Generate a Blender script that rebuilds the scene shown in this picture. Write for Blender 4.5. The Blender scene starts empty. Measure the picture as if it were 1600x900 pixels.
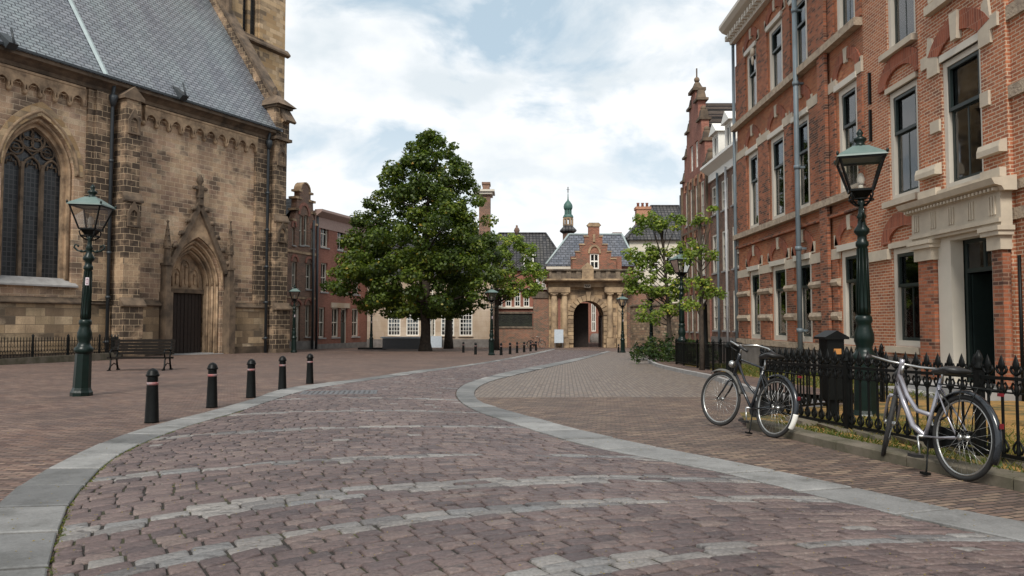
import bpy, math, random
import numpy as np
from mathutils import Vector, Matrix
from mathutils.geometry import delaunay_2d_cdt
random.seed(7)
R = math.radians
S = bpy.context.scene
COL = S.collection
# ------------------------------------------------------------------ camera
FPX, CAMH, HOR = 1180.0, 1.17, 505.0
cam = bpy.data.cameras.new('camera'); camo = bpy.data.objects.new('camera', cam); COL.objects.link(camo)
camo.location = (0, 0, CAMH); camo.rotation_euler = (R(90) + math.atan((HOR - 450) / FPX), 0, 0)
cam.sensor_width = 36; cam.lens = 36 * FPX / 1600; cam.shift_y = 0
cam.clip_start = 0.1; cam.clip_end = 2000
S.camera = camo
S.render.resolution_x = 1024; S.render.resolution_y = 576
# ------------------------------------------------------------------ light
SUN_EL, SUN_AZ = R(47), R(190)          # azimuth clockwise from +Y
w = bpy.data.worlds.new('World'); S.world = w; w.use_nodes = True
nt = w.node_tree; nt.nodes.clear()
def N(nt, t, **k):
    n = nt.nodes.new(t)
    for a, b in k.items():
        if a.startswith('i_'):
            n.inputs[a[2:].replace('_', ' ')].default_value = b
        else: setattr(n, a, b)
    return n
L_ = nt.links.new
wo = N(nt, 'ShaderNodeOutputWorld'); bg = N(nt, 'ShaderNodeBackground'); bg.inputs[1].default_value = 0.1
sky = N(nt, 'ShaderNodeTexSky', sky_type='NISHITA', sun_disc=False)
sky.sun_elevation = SUN_EL; sky.sun_rotation = SUN_AZ; sky.air_density = 1.0; sky.dust_density = 1.5
tc = N(nt, 'ShaderNodeTexCoord'); sp = N(nt, 'ShaderNodeSeparateXYZ'); L_(tc.outputs['Generated'], sp.inputs[0])
mz = N(nt, 'ShaderNodeMath', operation='MAXIMUM'); L_(sp.outputs[2], mz.inputs[0]); mz.inputs[1].default_value = 0.0
az = N(nt, 'ShaderNodeMath', operation='ADD'); L_(mz.outputs[0], az.inputs[0]); az.inputs[1].default_value = 0.32
dx = N(nt, 'ShaderNodeMath', operation='DIVIDE'); L_(sp.outputs[0], dx.inputs[0]); L_(az.outputs[0], dx.inputs[1])
dy = N(nt, 'ShaderNodeMath', operation='DIVIDE'); L_(sp.outputs[1], dy.inputs[0]); L_(az.outputs[0], dy.inputs[1])
cb = N(nt, 'ShaderNodeCombineXYZ'); L_(dx.outputs[0], cb.inputs[0]); L_(dy.outputs[0], cb.inputs[1]); cb.inputs[2].default_value = 3.3
n1 = N(nt, 'ShaderNodeTexNoise', i_Scale=3.1, i_Detail=9.0, i_Roughness=0.56, i_Distortion=0.35); L_(cb.outputs[0], n1.inputs['Vector'])
r1 = N(nt, 'ShaderNodeValToRGB'); L_(n1.outputs[0], r1.inputs[0])
r1.color_ramp.elements[0].position = 0.39; r1.color_ramp.elements[0].color = (0, 0, 0, 1)
r1.color_ramp.elements[1].position = 0.53; r1.color_ramp.elements[1].color = (1, 1, 1, 1)
n2 = N(nt, 'ShaderNodeTexNoise', i_Scale=4.5, i_Detail=7.0, i_Roughness=0.5); L_(cb.outputs[0], n2.inputs['Vector'])
r2 = N(nt, 'ShaderNodeValToRGB'); L_(n2.outputs[0], r2.inputs[0])
r2.color_ramp.elements[0].position = 0.38; r2.color_ramp.elements[0].color = (5.5, 6.0, 6.35, 1)
r2.color_ramp.elements[1].position = 0.58; r2.color_ramp.elements[1].color = (7.5, 7.6, 7.7, 1)
# thin veil over the Nishita blue
veil = N(nt, 'ShaderNodeMixRGB', blend_type='MIX'); veil.inputs[0].default_value = 0.75
L_(sky.outputs[0], veil.inputs[1]); veil.inputs[2].default_value = (4.2, 5.2, 5.8, 1)
mx = N(nt, 'ShaderNodeMixRGB'); L_(r1.outputs[0], mx.inputs[0]); L_(veil.outputs[0], mx.inputs[1]); L_(r2.outputs[0], mx.inputs[2])
# paler towards the horizon
hz = N(nt, 'ShaderNodeMapRange'); L_(sp.outputs[2], hz.inputs[0]); hz.inputs[1].default_value = 0.02; hz.inputs[2].default_value = 0.30
hz.inputs[3].default_value = 0.85; hz.inputs[4].default_value = 0.0
mh = N(nt, 'ShaderNodeMixRGB'); L_(hz.outputs[0], mh.inputs[0]); L_(mx.outputs[0], mh.inputs[1]); mh.inputs[2].default_value = (7.5, 7.65, 7.75, 1)
L_(mh.outputs[0], bg.inputs[0]); L_(bg.outputs[0], wo.inputs[0])
sl = bpy.data.lights.new('sun', 'SUN'); sl.energy = 2.5; sl.angle = R(18); sl.color = (1, 0.95, 0.87)
so = bpy.data.objects.new('sun', sl); COL.objects.link(so)
sd = Vector((math.sin(SUN_AZ) * math.cos(SUN_EL), math.cos(SUN_AZ) * math.cos(SUN_EL), math.sin(SUN_EL)))
so.rotation_euler = sd.to_track_quat('Z', 'Y').to_euler(); so.location = (0, 0, 40)
S.view_settings.view_transform = 'Standard'; S.view_settings.look = 'None'
S.view_settings.exposure = 0.52; S.view_settings.gamma = 1; S.view_settings.use_curve_mapping = False
# ------------------------------------------------------------------ helpers
def gz(y): return 0.0 if y < 0 else -0.016 * min(y, 76.0)
GK = FPX * CAMH
PIT = math.atan((HOR - 450) / FPX)
def _dy(py): return math.cos(PIT) - (450.0 - py) / FPX * math.sin(PIT)
def KX(px, py): return (px - 800.0) / FPX / _dy(py)                    # X per metre of depth
def KZ(py): return ((450.0 - py) / FPX * math.cos(PIT) + math.sin(PIT)) / _dy(py)
def G(px, py):                       # photo point on the sloping ground -> (X, Y)
    Y = CAMH / (-KZ(py) - 0.016); return (KX(px, py) * Y, Y)
ZO = {}
def zo(o): return ZO.get(o.name, 0.0) if o else 0.0
def tag(o, label=None, cat=None, group=None, kind=None):
    if label: o['label'] = label
    if cat: o['category'] = cat
    if group: o['group'] = group
    if kind: o['kind'] = kind
    return o
def empty(name, x, y, label, cat, ang=0.0, group=None, z=None):
    o = bpy.data.objects.new(name, None); COL.objects.link(o)
    z = gz(y) if z is None else z
    o.location = (x, y, z); o.rotation_euler = (0, 0, ang); ZO[o.name] = z
    o.empty_display_size = 0.2
    return tag(o, label, cat, group)
def copy_tree(o, parent=None):
    c = o.copy(); COL.objects.link(c)
    if parent: c.parent = parent
    for ch in [k for k in bpy.data.objects if k.parent == o]: copy_tree(ch, c)
    return c
class MB:
    def __init__(s): s.v = []; s.f = []; s.sm = []
    def add(s, vs, fs, smooth=False):
        b = len(s.v); s.v += [tuple(p) for p in vs]; s.f += [tuple(b + i for i in f) for f in fs]; s.sm += [smooth] * len(fs); return s
    def box(s, x0, x1, y0, y1, z0, z1):
        v = [(x0,y0,z0),(x1,y0,z0),(x1,y1,z0),(x0,y1,z0),(x0,y0,z1),(x1,y0,z1),(x1,y1,z1),(x0,y1,z1)]
        return s.add(v, [(3,2,1,0),(4,5,6,7),(0,1,5,4),(1,2,6,5),(2,3,7,6),(3,0,4,7)])
    def taper(s, c, a0, b0, z0, a1, b1, z1, n=4):      # frustum of a rectangle
        x, y = c
        v = [(x-a0,y-b0,z0),(x+a0,y-b0,z0),(x+a0,y+b0,z0),(x-a0,y+b0,z0),(x-a1,y-b1,z1),(x+a1,y-b1,z1),(x+a1,y+b1,z1),(x-a1,y+b1,z1)]
        return s.add(v, [(3,2,1,0),(4,5,6,7),(0,1,5,4),(1,2,6,5),(2,3,7,6),(3,0,4,7)])
    def prism(s, poly, y0, y1):                         # convex-ish polygon in XZ, extruded along Y (poly counter-clockwise seen from -Y)
        n = len(poly); v = [(p[0], y0, p[1]) for p in poly] + [(p[0], y1, p[1]) for p in poly]
        f = [tuple(range(n)), tuple(range(2*n-1, n-1, -1))] + [(i, i+n, (i+1)%n+n, (i+1)%n) for i in range(n)]
        return s.add(v, f)
    def prismx(s, poly, x0, x1):                        # polygon in YZ extruded along X
        n = len(poly); v = [(x0, p[0], p[1]) for p in poly] + [(x1, p[0], p[1]) for p in poly]
        f = [tuple(range(n-1,-1,-1)), tuple(range(n, 2*n))] + [(i, (i+1)%n, (i+1)%n+n, i+n) for i in range(n)]
        return s.add(v, f)
    def lathe(s, prof, c=(0,0), n=16, smooth=True, rot=0, sx=1, sy=1):
        v = []; f = []; m = len(prof)
        for r, z in prof:
            for k in range(n):
                a = rot + 2*math.pi*k/n; v.append((c[0]+r*math.cos(a)*sx, c[1]+r*math.sin(a)*sy, z))
        for i in range(m-1):
            for k in range(n): f.append((i*n+k, i*n+(k+1)%n, (i+1)*n+(k+1)%n, (i+1)*n+k))
        f.append(tuple(range(n-1,-1,-1))); f.append(tuple((m-1)*n+k for k in range(n)))
        return s.add(v, f, smooth)
    def tube(s, pts, r, n=8, closed=False, smooth=True):
        pts = [Vector(p) for p in pts]; m = len(pts); rr = r if isinstance(r, (list, tuple)) else [r]*m
        v = []; f = []; prev = None
        for i, p in enumerate(pts):
            if closed: t = pts[(i+1)%m] - pts[i-1]
            else: t = pts[min(i+1,m-1)] - pts[max(i-1,0)]
            if t.length < 1e-9: t = Vector((0,0,1))
            t.normalize()
            if prev is None:
                a = Vector((0,0,1)) if abs(t.z) < 0.9 else Vector((1,0,0)); u = t.cross(a).normalized()
            else:
                u = prev - t * prev.dot(t)
                u = u.normalized() if u.length > 1e-6 else t.orthogonal().normalized()
            prev = u; w2 = t.cross(u)
            for k in range(n):
                a = 2*math.pi*k/n; q = p + (u*math.cos(a) + w2*math.sin(a))*rr[i]; v.append(tuple(q))
        for i in range(m if closed else m-1):
            j = (i+1) % m
            for k in range(n): f.append((i*n+k, i*n+(k+1)%n, j*n+(k+1)%n, j*n+k))
        if not closed:
            f.append(tuple(range(n-1,-1,-1))); f.append(tuple((m-1)*n+k for k in range(n)))
        return s.add(v, f, smooth)
    def bar(s, p, q, wd, hd=None):                      # square bar
        p = Vector(p); q = Vector(q); hd = hd or wd; t = (q-p).normalized()
        a = Vector((0,0,1)) if abs(t.z) < 0.95 else Vector((0,1,0)); u = t.cross(a).normalized()*wd/2; w2 = t.cross(u).normalized()*hd/2
        v = [p-u-w2,p+u-w2,p+u+w2,p-u+w2,q-u-w2,q+u-w2,q+u+w2,q-u+w2]
        return s.add(v, [(0,1,2,3),(7,6,5,4),(0,4,5,1),(1,5,6,2),(2,6,7,3),(3,7,4,0)])
    def ball(s, c, r, n=10, m=6, sc=(1,1,1)):
        prof = [(r*math.sin(math.pi*i/m)+1e-4, -r*math.cos(math.pi*i/m)) for i in range(m+1)]
        b = MB().lathe(prof, n=n)
        return s.add([(c[0]+x*sc[0], c[1]+y*sc[1], c[2]+z*sc[2]) for x,y,z in b.v], b.f, True)
    def plate(s, outer, holes, y0, y1):                 # polygon with holes in XZ, extruded along Y
        loops = [outer] + list(holes); vs = []; es = []
        for lp in loops:
            b = len(vs); n = len(lp); vs += [Vector((p[0], p[1])) for p in lp]; es += [(b+i, b+(i+1)%n) for i in range(n)]
        V2, E2, F2, *_ = delaunay_2d_cdt(vs, es, [], 0, 1e-6)
        def inside(p, poly):
            c = False; n = len(poly); j = n-1
            for i in range(n):
                xi, zi = poly[i]; xj, zj = poly[j]
                if (zi > p[1]) != (zj > p[1]) and p[0] < (xj-xi)*(p[1]-zi)/(zj-zi)+xi: c = not c
                j = i
            return c
        v = [(p.x, y0, p.y) for p in V2] + [(p.x, y1, p.y) for p in V2]; n2 = len(V2); f = []
        for tri in F2:
            cx = sum(V2[i].x for i in tri)/3; cz = sum(V2[i].y for i in tri)/3
            if not inside((cx,cz), outer) or any(inside((cx,cz), h) for h in holes): continue
            f.append(tuple(tri)); f.append(tuple(i+n2 for i in reversed(tri)))
        s.add(v, f)
        for li, lp in enumerate(loops):
            n = len(lp); ar = sum(lp[i][0]*lp[(i+1)%n][1]-lp[(i+1)%n][0]*lp[i][1] for i in range(n))
            ccw = ar > 0
            v = [(p[0],y0,p[1]) for p in lp]+[(p[0],y1,p[1]) for p in lp]
            out = (li == 0) == ccw
            f = [((i, i+n, (i+1)%n+n, (i+1)%n) if out else (i, (i+1)%n, (i+1)%n+n, i+n)) for i in range(n)]
            s.add(v, f)
        return s
    def xf(s, M):
        s.v = [tuple(M @ Vector(p)) for p in s.v]; return s
    def build(s, name, mat, parent=None, bevel=0.0, autosm=True, keepz=False):
        me = bpy.data.meshes.new(name); dz = 0 if keepz else zo(parent)
        v = [(p[0], p[1], p[2]-dz) for p in s.v] if dz else s.v
        me.from_pydata(v, [], s.f); me.update()
        me.polygons.foreach_set('use_smooth', s.sm)
        me.materials.append(mat)
        o = bpy.data.objects.new(name, me); COL.objects.link(o)
        if parent: o.parent = parent; ZO[o.name] = dz
        if bevel:
            b = o.modifiers.new('b', 'BEVEL'); b.width = bevel; b.segments = 2; b.limit_method = 'ANGLE'; b.angle_limit = R(40)
        return o
def rect(u0,u1,z0,z1): return [(u0,z0),(u1,z0),(u1,z1),(u0,z1)]
def gothic(u0, u1, zs, k=0.9, n=10, z0=None):           # pointed arch outline; with z0 a closed opening from z0
    wd = u1-u0; r = k*wd; hh = math.sqrt(r*r-(r-wd/2)**2)
    a1 = math.atan2(hh, -(r-wd/2)); c0 = u0+r
    Lf = [(c0+r*math.cos(a), zs+r*math.sin(a)) for a in [math.pi+(a1-math.pi)*i/n for i in range(n+1)]]   # left arc up
    Rt = [(u0+u1-x, z) for x, z in reversed(Lf)][1:]
    arc = Lf + Rt
    return arc if z0 is None else [(u0,z0)] + arc + [(u1,z0)]
def rev(lp): return list(reversed(lp))
def arcpts(u0, u1, zs, rise, n=14):
    c = (u0+u1)/2; a = (u1-u0)/2
    return [(c-a*math.cos(math.pi*i/n), zs+rise*math.sin(math.pi*i/n)) for i in range(n+1)]
def segpts(u0, u1, zs, rise, n=10):                     # circular segment arch
    c=(u0+u1)/2; a=(u1-u0)/2; r=(a*a+rise*rise)/(2*rise); th=math.asin(min(1,a/r))
    return [(c+r*math.sin(-th+2*th*i/n), zs+rise-r+r*math.cos(-th+2*th*i/n)) for i in range(n+1)]
class Fac:                                               # facade plane: local x along it, local -y outwards
    def __init__(s, ox, oy, ang, py0=500): s.ox, s.oy, s.a, s.py0 = ox, oy, ang, py0; s.dx, s.dy = math.cos(ang), math.sin(ang)
    def uz(s, px, py, off=0.0):                          # off = local y of the plane looked at
        k = KX(px, py); ox = s.ox - s.dy*off; oy = s.oy + s.dx*off
        u = (k*oy-ox)/(s.dx-k*s.dy); Y = oy+u*s.dy
        return u, CAMH+KZ(py)*Y
    def u(s, px, off=0.0, py=None): return s.uz(px, s.py0 if py is None else py, off)[0]
    def z(s, px, py, off=0.0): return s.uz(px, py, off)[1]
    def Y(s, u): return s.oy+u*s.dy
# ------------------------------------------------------------------ materials
MATS = {}
def newmat(name):
    m = bpy.data.materials.new(name); m.use_nodes = True; t = m.node_tree; b = t.nodes['Principled BSDF']; MATS[name] = m
    return m, t, b
def ramp(t, src, stops, interp='LINEAR'):
    r = N(t, 'ShaderNodeValToRGB'); t.links.new(src, r.inputs[0]); cr = r.color_ramp; cr.interpolation = interp
    while len(cr.elements) < len(stops): cr.elements.new(0.5)
    for e, (p, c) in zip(cr.elements, stops): e.position = p; e.color = (*c, 1) if len(c) == 3 else c
    return r.outputs[0]
def noise(t, vec, scale, detail=4, rough=0.55, dist=0.0):
    n = N(t, 'ShaderNodeTexNoise', i_Scale=scale, i_Detail=detail, i_Roughness=rough, i_Distortion=dist)
    if vec is not None: t.links.new(vec, n.inputs['Vector'])
    return n.outputs[0]
def mapping(t, vec, scale=(1,1,1), rot=(0,0,0), loc=(0,0,0)):
    m = N(t, 'ShaderNodeMapping'); t.links.new(vec, m.inputs[0]); m.inputs['Scale'].default_value = scale
    m.inputs['Rotation'].default_value = rot; m.inputs['Location'].default_value = loc; return m.outputs[0]
def mixc(t, fac, a, b, mode='MIX'):
    m = N(t, 'ShaderNodeMixRGB', blend_type=mode)
    for i, x in enumerate((fac, a, b)):
        if hasattr(x, 'links'): t.links.new(x, m.inputs[i])
        elif isinstance(x, (int, float)): m.inputs[i].default_value = x
        else: m.inputs[i].default_value = (*x, 1)
    return m.outputs[0]
def mth(t, op, a, b=None):
    m = N(t, 'ShaderNodeMath', operation=op)
    for i, x in enumerate((a, b)):
        if x is None: continue
        if hasattr(x, 'links'): t.links.new(x, m.inputs[i])
        else: m.inputs[i].default_value = x
    return m.outputs[0]
def bump(t, b, h, strength=0.4, dist=0.02):
    n = N(t, 'ShaderNodeBump'); n.inputs['Strength'].default_value = strength; n.inputs['Distance'].default_value = dist
    t.links.new(h, n.inputs['Height']); t.links.new(n.outputs[0], b.inputs['Normal'])
def objc(t): return N(t, 'ShaderNodeTexCoord').outputs['Object']
def masonry(name, cols, mortar, bw, bh, ms, stain=None, st_amt=0.5, st_scale=0.5, rough=0.85, bs=0.5, axes='wall', rot=0.0, jitter=0.01,
            soot=None, soot_rng=(0.45,0.62), speck=0.25, bdist=0.012, off=0.5, smooth=0.1, streak=0.35, mfac=1.0, soot_blk=0.0, spec=0.3):
    m, t, b = newmat(name); o = objc(t)
    if axes == 'wall':
        s = N(t, 'ShaderNodeSeparateXYZ'); t.links.new(o, s.inputs[0])
        c = N(t, 'ShaderNodeCombineXYZ'); t.links.new(mth(t, 'ADD', s.outputs[0], s.outputs[1]), c.inputs[0]); t.links.new(s.outputs[2], c.inputs[1])
        vec = c.outputs[0]
    elif axes == 'roof':    # rows follow the slope through z
        s = N(t, 'ShaderNodeSeparateXYZ'); t.links.new(o, s.inputs[0])
        c = N(t, 'ShaderNodeCombineXYZ'); t.links.new(s.outputs[0], c.inputs[0]); t.links.new(mth(t, 'MULTIPLY', s.outputs[2], 1.25), c.inputs[1])
        vec = c.outputs[0]
    else: vec = mapping(t, o, rot=(0,0,rot))
    if jitter:
        nz = N(t, 'ShaderNodeTexNoise', i_Scale=1.5/bw*0.35, i_Detail=2.0); t.links.new(vec, nz.inputs['Vector'])
        sb = N(t, 'ShaderNodeVectorMath', operation='SUBTRACT'); t.links.new(nz.outputs['Color'], sb.inputs[0]); sb.inputs[1].default_value = (.5,.5,.5)
        sc = N(t, 'ShaderNodeVectorMath', operation='SCALE'); t.links.new(sb.outputs[0], sc.inputs[0]); sc.inputs['Scale'].default_value = jitter*2
        ad = N(t, 'ShaderNodeVectorMath', operation='ADD'); t.links.new(vec, ad.inputs[0]); t.links.new(sc.outputs[0], ad.inputs[1]); vb = ad.outputs[0]
    else: vb = vec
    br = N(t, 'ShaderNodeTexBrick', offset=off, squash=1.0, i_Scale=1.0); t.links.new(vb, br.inputs['Vector'])
    br.inputs['Color1'].default_value = (0,0,0,1); br.inputs['Color2'].default_value = (1,1,1,1); br.inputs['Mortar'].default_value = (.5,.5,.5,1)
    br.inputs['Mortar Size'].default_value = ms; br.inputs['Mortar Smooth'].default_value = smooth; br.inputs['Brick Width'].default_value = bw; br.inputs['Row Height'].default_value = bh
    n = len(cols)
    colr = ramp(t, br.outputs[0], [(0.08+0.84*i/(n-1), c) for i, c in enumerate(cols)])
    fine = noise(t, o, 18 if axes != 'floor' else 30, 5, 0.65)
    colr = mixc(t, speck, colr, mixc(t, 1.0, colr, ramp(t, fine, [(0.3,(.35,.35,.35)),(0.7,(1.5,1.5,1.5))]), 'MULTIPLY'))
    if soot:
        s1 = noise(t, mapping(t, vec, scale=(.75,1.1,1)), st_scale, 5, 0.6, 0.3)
        sval = mth(t, 'ADD', s1, mth(t, 'MULTIPLY', mth(t, 'SUBTRACT', br.outputs[0], 0.5), soot_blk))
        colr = mixc(t, ramp(t, sval, [(soot_rng[0],(0,0,0)),(soot_rng[1],(1,1,1))]), colr, mixc(t, 0.85, colr, soot))
    if stain:
        s2 = noise(t, mapping(t, vec, scale=(1,streak,1), loc=(7,3,0)), st_scale*1.7, 6, 0.6)
        colr = mixc(t, mth(t, 'MULTIPLY', ramp(t, s2, [(0.42,(0,0,0)),(0.68,(1,1,1))]), st_amt), colr, stain)
    colr = mixc(t, mth(t, 'MULTIPLY', br.outputs['Fac'], mfac), colr, mortar)
    t.links.new(colr, b.inputs['Base Color']); b.inputs['Roughness'].default_value = rough; b.inputs['Specular IOR Level'].default_value = spec
    h = mth(t, 'ADD', mth(t, 'MULTIPLY', mth(t, 'SUBTRACT', 1.0, br.outputs['Fac']), 1.0), mth(t, 'ADD', mth(t, 'MULTIPLY', fine, 0.5), mth(t, 'MULTIPLY', br.outputs[0], 0.4)))
    bump(t, b, h, bs, bdist)
    return m
def plain(name, c, rough=0.7, metal=0.0, var=0.25, scale=6, bs=0.15, c2=None, spec=0.4, dist=0.01, detail=5, coat=0):
    m, t, b = newmat(name); o = objc(t); n = noise(t, o, scale, detail, 0.6)
    c2 = c2 or tuple(x*0.55 for x in c)
    colr = mixc(t, mth(t, 'MULTIPLY', ramp(t, n, [(0.35,(0,0,0)),(0.65,(1,1,1))]), var if var <= 1 else 1), c, c2)
    t.links.new(colr, b.inputs['Base Color']); b.inputs['Roughness'].default_value = rough; b.inputs['Metallic'].default_value = metal
    b.inputs['Specular IOR Level'].default_value = spec; b.inputs['Coat Weight'].default_value = coat
    if bs: bump(t, b, noise(t, o, scale*4, 4, 0.6), bs, dist)
    return m
def glassm(name, tint=(.75,.8,.8), refl=1.0, base=0.25):
    m, t, b = newmat(name); t.nodes.remove(b); out = t.nodes['Material Output']
    tr = N(t, 'ShaderNodeBsdfTransparent'); tr.inputs[0].default_value = (*tint, 1)
    gl = N(t, 'ShaderNodeBsdfGlossy'); gl.inputs['Roughness'].default_value = 0.03; gl.inputs[0].default_value = (refl,)*3+(1,)
    fr = N(t, 'ShaderNodeFresnel'); fr.inputs[0].default_value = 1.5
    nb = N(t, 'ShaderNodeBump'); nb.inputs['Strength'].default_value = 0.06; nb.inputs['Distance'].default_value = 0.05
    t.links.new(noise(t, objc(t), 1.3, 2), nb.inputs['Height']); t.links.new(nb.outputs[0], gl.inputs['Normal'])
    mx = N(t, 'ShaderNodeMixShader'); t.links.new(mth(t, 'ADD', mth(t, 'MULTIPLY', fr.outputs[0], 1.0), base*0.15), mx.inputs[0])
    t.links.new(tr.outputs[0], mx.inputs[1]); t.links.new(gl.outputs[0], mx.inputs[2]); t.links.new(mx.outputs[0], out.inputs[0])
    return m
TAN=(.58,.425,.27); TAN2=(.49,.345,.21); TAN3=(.62,.48,.33)
M_church = masonry('church_sandstone', [(.45,.30,.20),(.53,.37,.235),(.49,.33,.22),(.58,.42,.27),(.50,.34,.24),(.62,.47,.32)], (.70,.56,.40), 0.62, 0.29, 0.008, soot=(.045,.033,.027),
    soot_rng=(0.49,0.66), soot_blk=0.15, st_scale=0.6, stain=(.17,.11,.08), st_amt=0.75, jitter=0.03, bs=0.7, bdist=0.03, speck=.45, rough=0.9)
M_churchd = masonry('church_buttress_stone', [(.24,.165,.11),(.36,.25,.16),(.46,.32,.20),(.28,.195,.13)], (.58,.44,.29), 0.55, 0.33, 0.010, soot=(.026,.020,.017),
    soot_rng=(0.38,0.52), soot_blk=0.14, st_scale=0.7, jitter=0.02, bs=0.8, bdist=0.035, speck=.45, rough=0.9)  # sooty stone, darkened further to stand in for shading the flat light lacks
M_plinth = masonry('church_plinth_stone', [TAN,(.38,.27,.16),(.22,.155,.10),(.45,.34,.21),TAN3], (.2,.15,.1), 0.95, 0.42, 0.012, soot=(.05,.038,.03), soot_rng=(0.54,0.66),
    st_scale=0.6, soot_blk=0.3, stain=(.12,.085,.055), st_amt=0.6, jitter=0.02, bs=0.6, bdist=0.03, speck=.4, rough=0.9)
M_tower = masonry('tower_sandstone', [(.32,.21,.11),(.42,.29,.16),TAN,(.36,.26,.16)], (.30,.22,.13), 0.7, 0.36, 0.010, soot=(.11,.08,.055), soot_rng=(0.50,0.68),
    st_scale=0.5, soot_blk=0.3, jitter=0.02, bs=0.5, speck=.35, rough=0.9)
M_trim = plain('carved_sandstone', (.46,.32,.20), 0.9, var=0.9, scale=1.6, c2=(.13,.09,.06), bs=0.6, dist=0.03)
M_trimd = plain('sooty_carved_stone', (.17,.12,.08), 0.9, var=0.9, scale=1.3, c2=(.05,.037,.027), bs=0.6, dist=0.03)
M_sillg = plain('grey_sill_stone', (.34,.33,.32), 0.7, var=0.6, scale=3, c2=(.2,.19,.18))
M_slate = masonry('church_slate', [(.13,.14,.165),(.18,.19,.215),(.22,.23,.255),(.15,.16,.185)], (.04,.045,.055), 0.46, 0.25, 0.028, stain=(.30,.38,.36), st_amt=0.35, st_scale=0.25,
    rough=0.33, bs=1.0, axes='roof', bdist=0.06, speck=.5, jitter=0.03, spec=0.65)
M_slateb = masonry('blue_slate', [(.04,.05,.07),(.075,.085,.11),(.11,.12,.15)], (.02,.022,.03), 0.5, 0.34, 0.03, rough=0.38, bs=0.9, axes='roof', bdist=0.06, spec=0.6, stain=(.12,.12,.13), st_amt=.5)
M_tile = masonry('dark_roof_tile', [(.035,.035,.04),(.06,.058,.062),(.09,.085,.085)], (.012,.012,.013), 0.38, 0.40, 0.04, rough=0.5, bs=1.0, axes='roof', bdist=0.08, off=0.0, stain=(.10,.09,.07), st_amt=.5)
M_tileb = masonry('brown_roof_tile', [(.07,.05,.045),(.12,.085,.075),(.16,.12,.105)], (.018,.014,.013), 0.40, 0.42, 0.05, rough=0.45, bs=1.0, axes='roof', bdist=0.08, off=0.0, stain=(.14,.12,.08), st_amt=.4)
M_lead = plain('weathered_lead', (.36,.42,.42), 0.5, var=0.5, scale=3, c2=(.22,.27,.27), spec=.6)
M_brick = masonry('orange_red_brick', [(.32,.098,.044),(.44,.145,.062),(.50,.18,.08),(.40,.13,.058),(.54,.22,.10)], (.30,.19,.13), 0.21, 0.062, 0.007, soot=(.055,.03,.022), soot_rng=(0.50,0.74),
    st_scale=0.45, stain=(.13,.06,.04), st_amt=0.45, bs=0.6, bdist=0.012, speck=.35, rough=0.85, soot_blk=0.14)
M_brickp = masonry('pier_brick', [(.27,.09,.045),(.37,.12,.06),(.43,.155,.078),(.21,.072,.042)], (.26,.17,.12), 0.22, 0.068, 0.008, soot=(.05,.03,.024), soot_rng=(0.46,0.66),
    st_scale=0.6, bs=0.6, bdist=0.012, speck=.35, rough=0.85, soot_blk=0.3)
M_brickn = masonry('pale_jointed_brick', [(.32,.105,.05),(.41,.145,.07),(.47,.18,.09),(.34,.118,.065)], (.52,.39,.28), 0.215, 0.067, 0.010, soot=(.12,.06,.04), soot_rng=(0.52,0.74),
    st_scale=0.5, bs=0.7, bdist=0.014, speck=.35, rough=0.85, soot_blk=0.12)
M_brickd = masonry('brown_brick', [(.13,.065,.045),(.20,.095,.06),(.26,.13,.085),(.10,.055,.042)], (.24,.18,.14), 0.24, 0.075, 0.012, soot=(.05,.035,.03), soot_rng=(0.48,0.68), st_scale=0.5, bs=0.4, jitter=0.01)
M_brickr = masonry('dull_red_brick', [(.22,.08,.058),(.28,.105,.075),(.31,.13,.095)], (.27,.14,.10), 0.24, 0.075, 0.010, stain=(.10,.06,.05), st_amt=.55, st_scale=0.35, bs=0.35)
M_bricko = masonry('old_mossy_brick', [(.20,.075,.045),(.28,.105,.06),(.14,.065,.045),(.32,.16,.10)], (.26,.20,.15), 0.26, 0.085, 0.014, soot=(.05,.045,.035), soot_rng=(0.45,0.62), st_scale=0.7, bs=0.6, soot_blk=.25)
M_stoneh = masonry('pale_stone_render', [(.48,.39,.30),(.53,.44,.35),(.44,.35,.27)], (.36,.28,.21), 1.1, 0.5, 0.010, stain=(.30,.19,.10), st_amt=0.6, st_scale=0.45, bs=0.3)
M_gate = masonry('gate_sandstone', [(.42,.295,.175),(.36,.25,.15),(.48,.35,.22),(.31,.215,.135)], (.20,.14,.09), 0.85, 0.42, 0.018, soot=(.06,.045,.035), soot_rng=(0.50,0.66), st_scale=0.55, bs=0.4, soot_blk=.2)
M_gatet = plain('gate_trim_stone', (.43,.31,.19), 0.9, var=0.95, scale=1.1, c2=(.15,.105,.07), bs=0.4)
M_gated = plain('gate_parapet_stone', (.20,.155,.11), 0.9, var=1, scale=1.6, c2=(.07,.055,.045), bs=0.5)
M_cream = plain('cream_render', (.62,.57,.47), 0.85, var=0.5, scale=0.8, c2=(.5,.45,.37))
M_limest = plain('pale_limestone', (.52,.45,.35), 0.8, var=0.7, scale=3, c2=(.40,.34,.27), bs=0.3)
M_limesr = plain('rough_limestone', (.46,.37,.27), 0.9, var=0.9, scale=5, c2=(.27,.21,.16), bs=0.8, dist=0.04)
M_greyst = plain('grey_plinth_stone', (.22,.20,.185), 0.8, var=0.8, scale=2.5, c2=(.12,.11,.10), bs=0.4)
M_white = plain('white_paint', (.78,.76,.70), 0.45, var=0.2, scale=4, c2=(.62,.60,.54), bs=0.05)
M_offw = plain('cream_paint', (.58,.53,.45), 0.5, var=0.35, scale=3, c2=(.48,.45,.38), bs=0.05)
M_sash = plain('dark_green_sash', (.018,.028,.026), 0.35, var=0.3, scale=8, bs=0)
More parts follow.
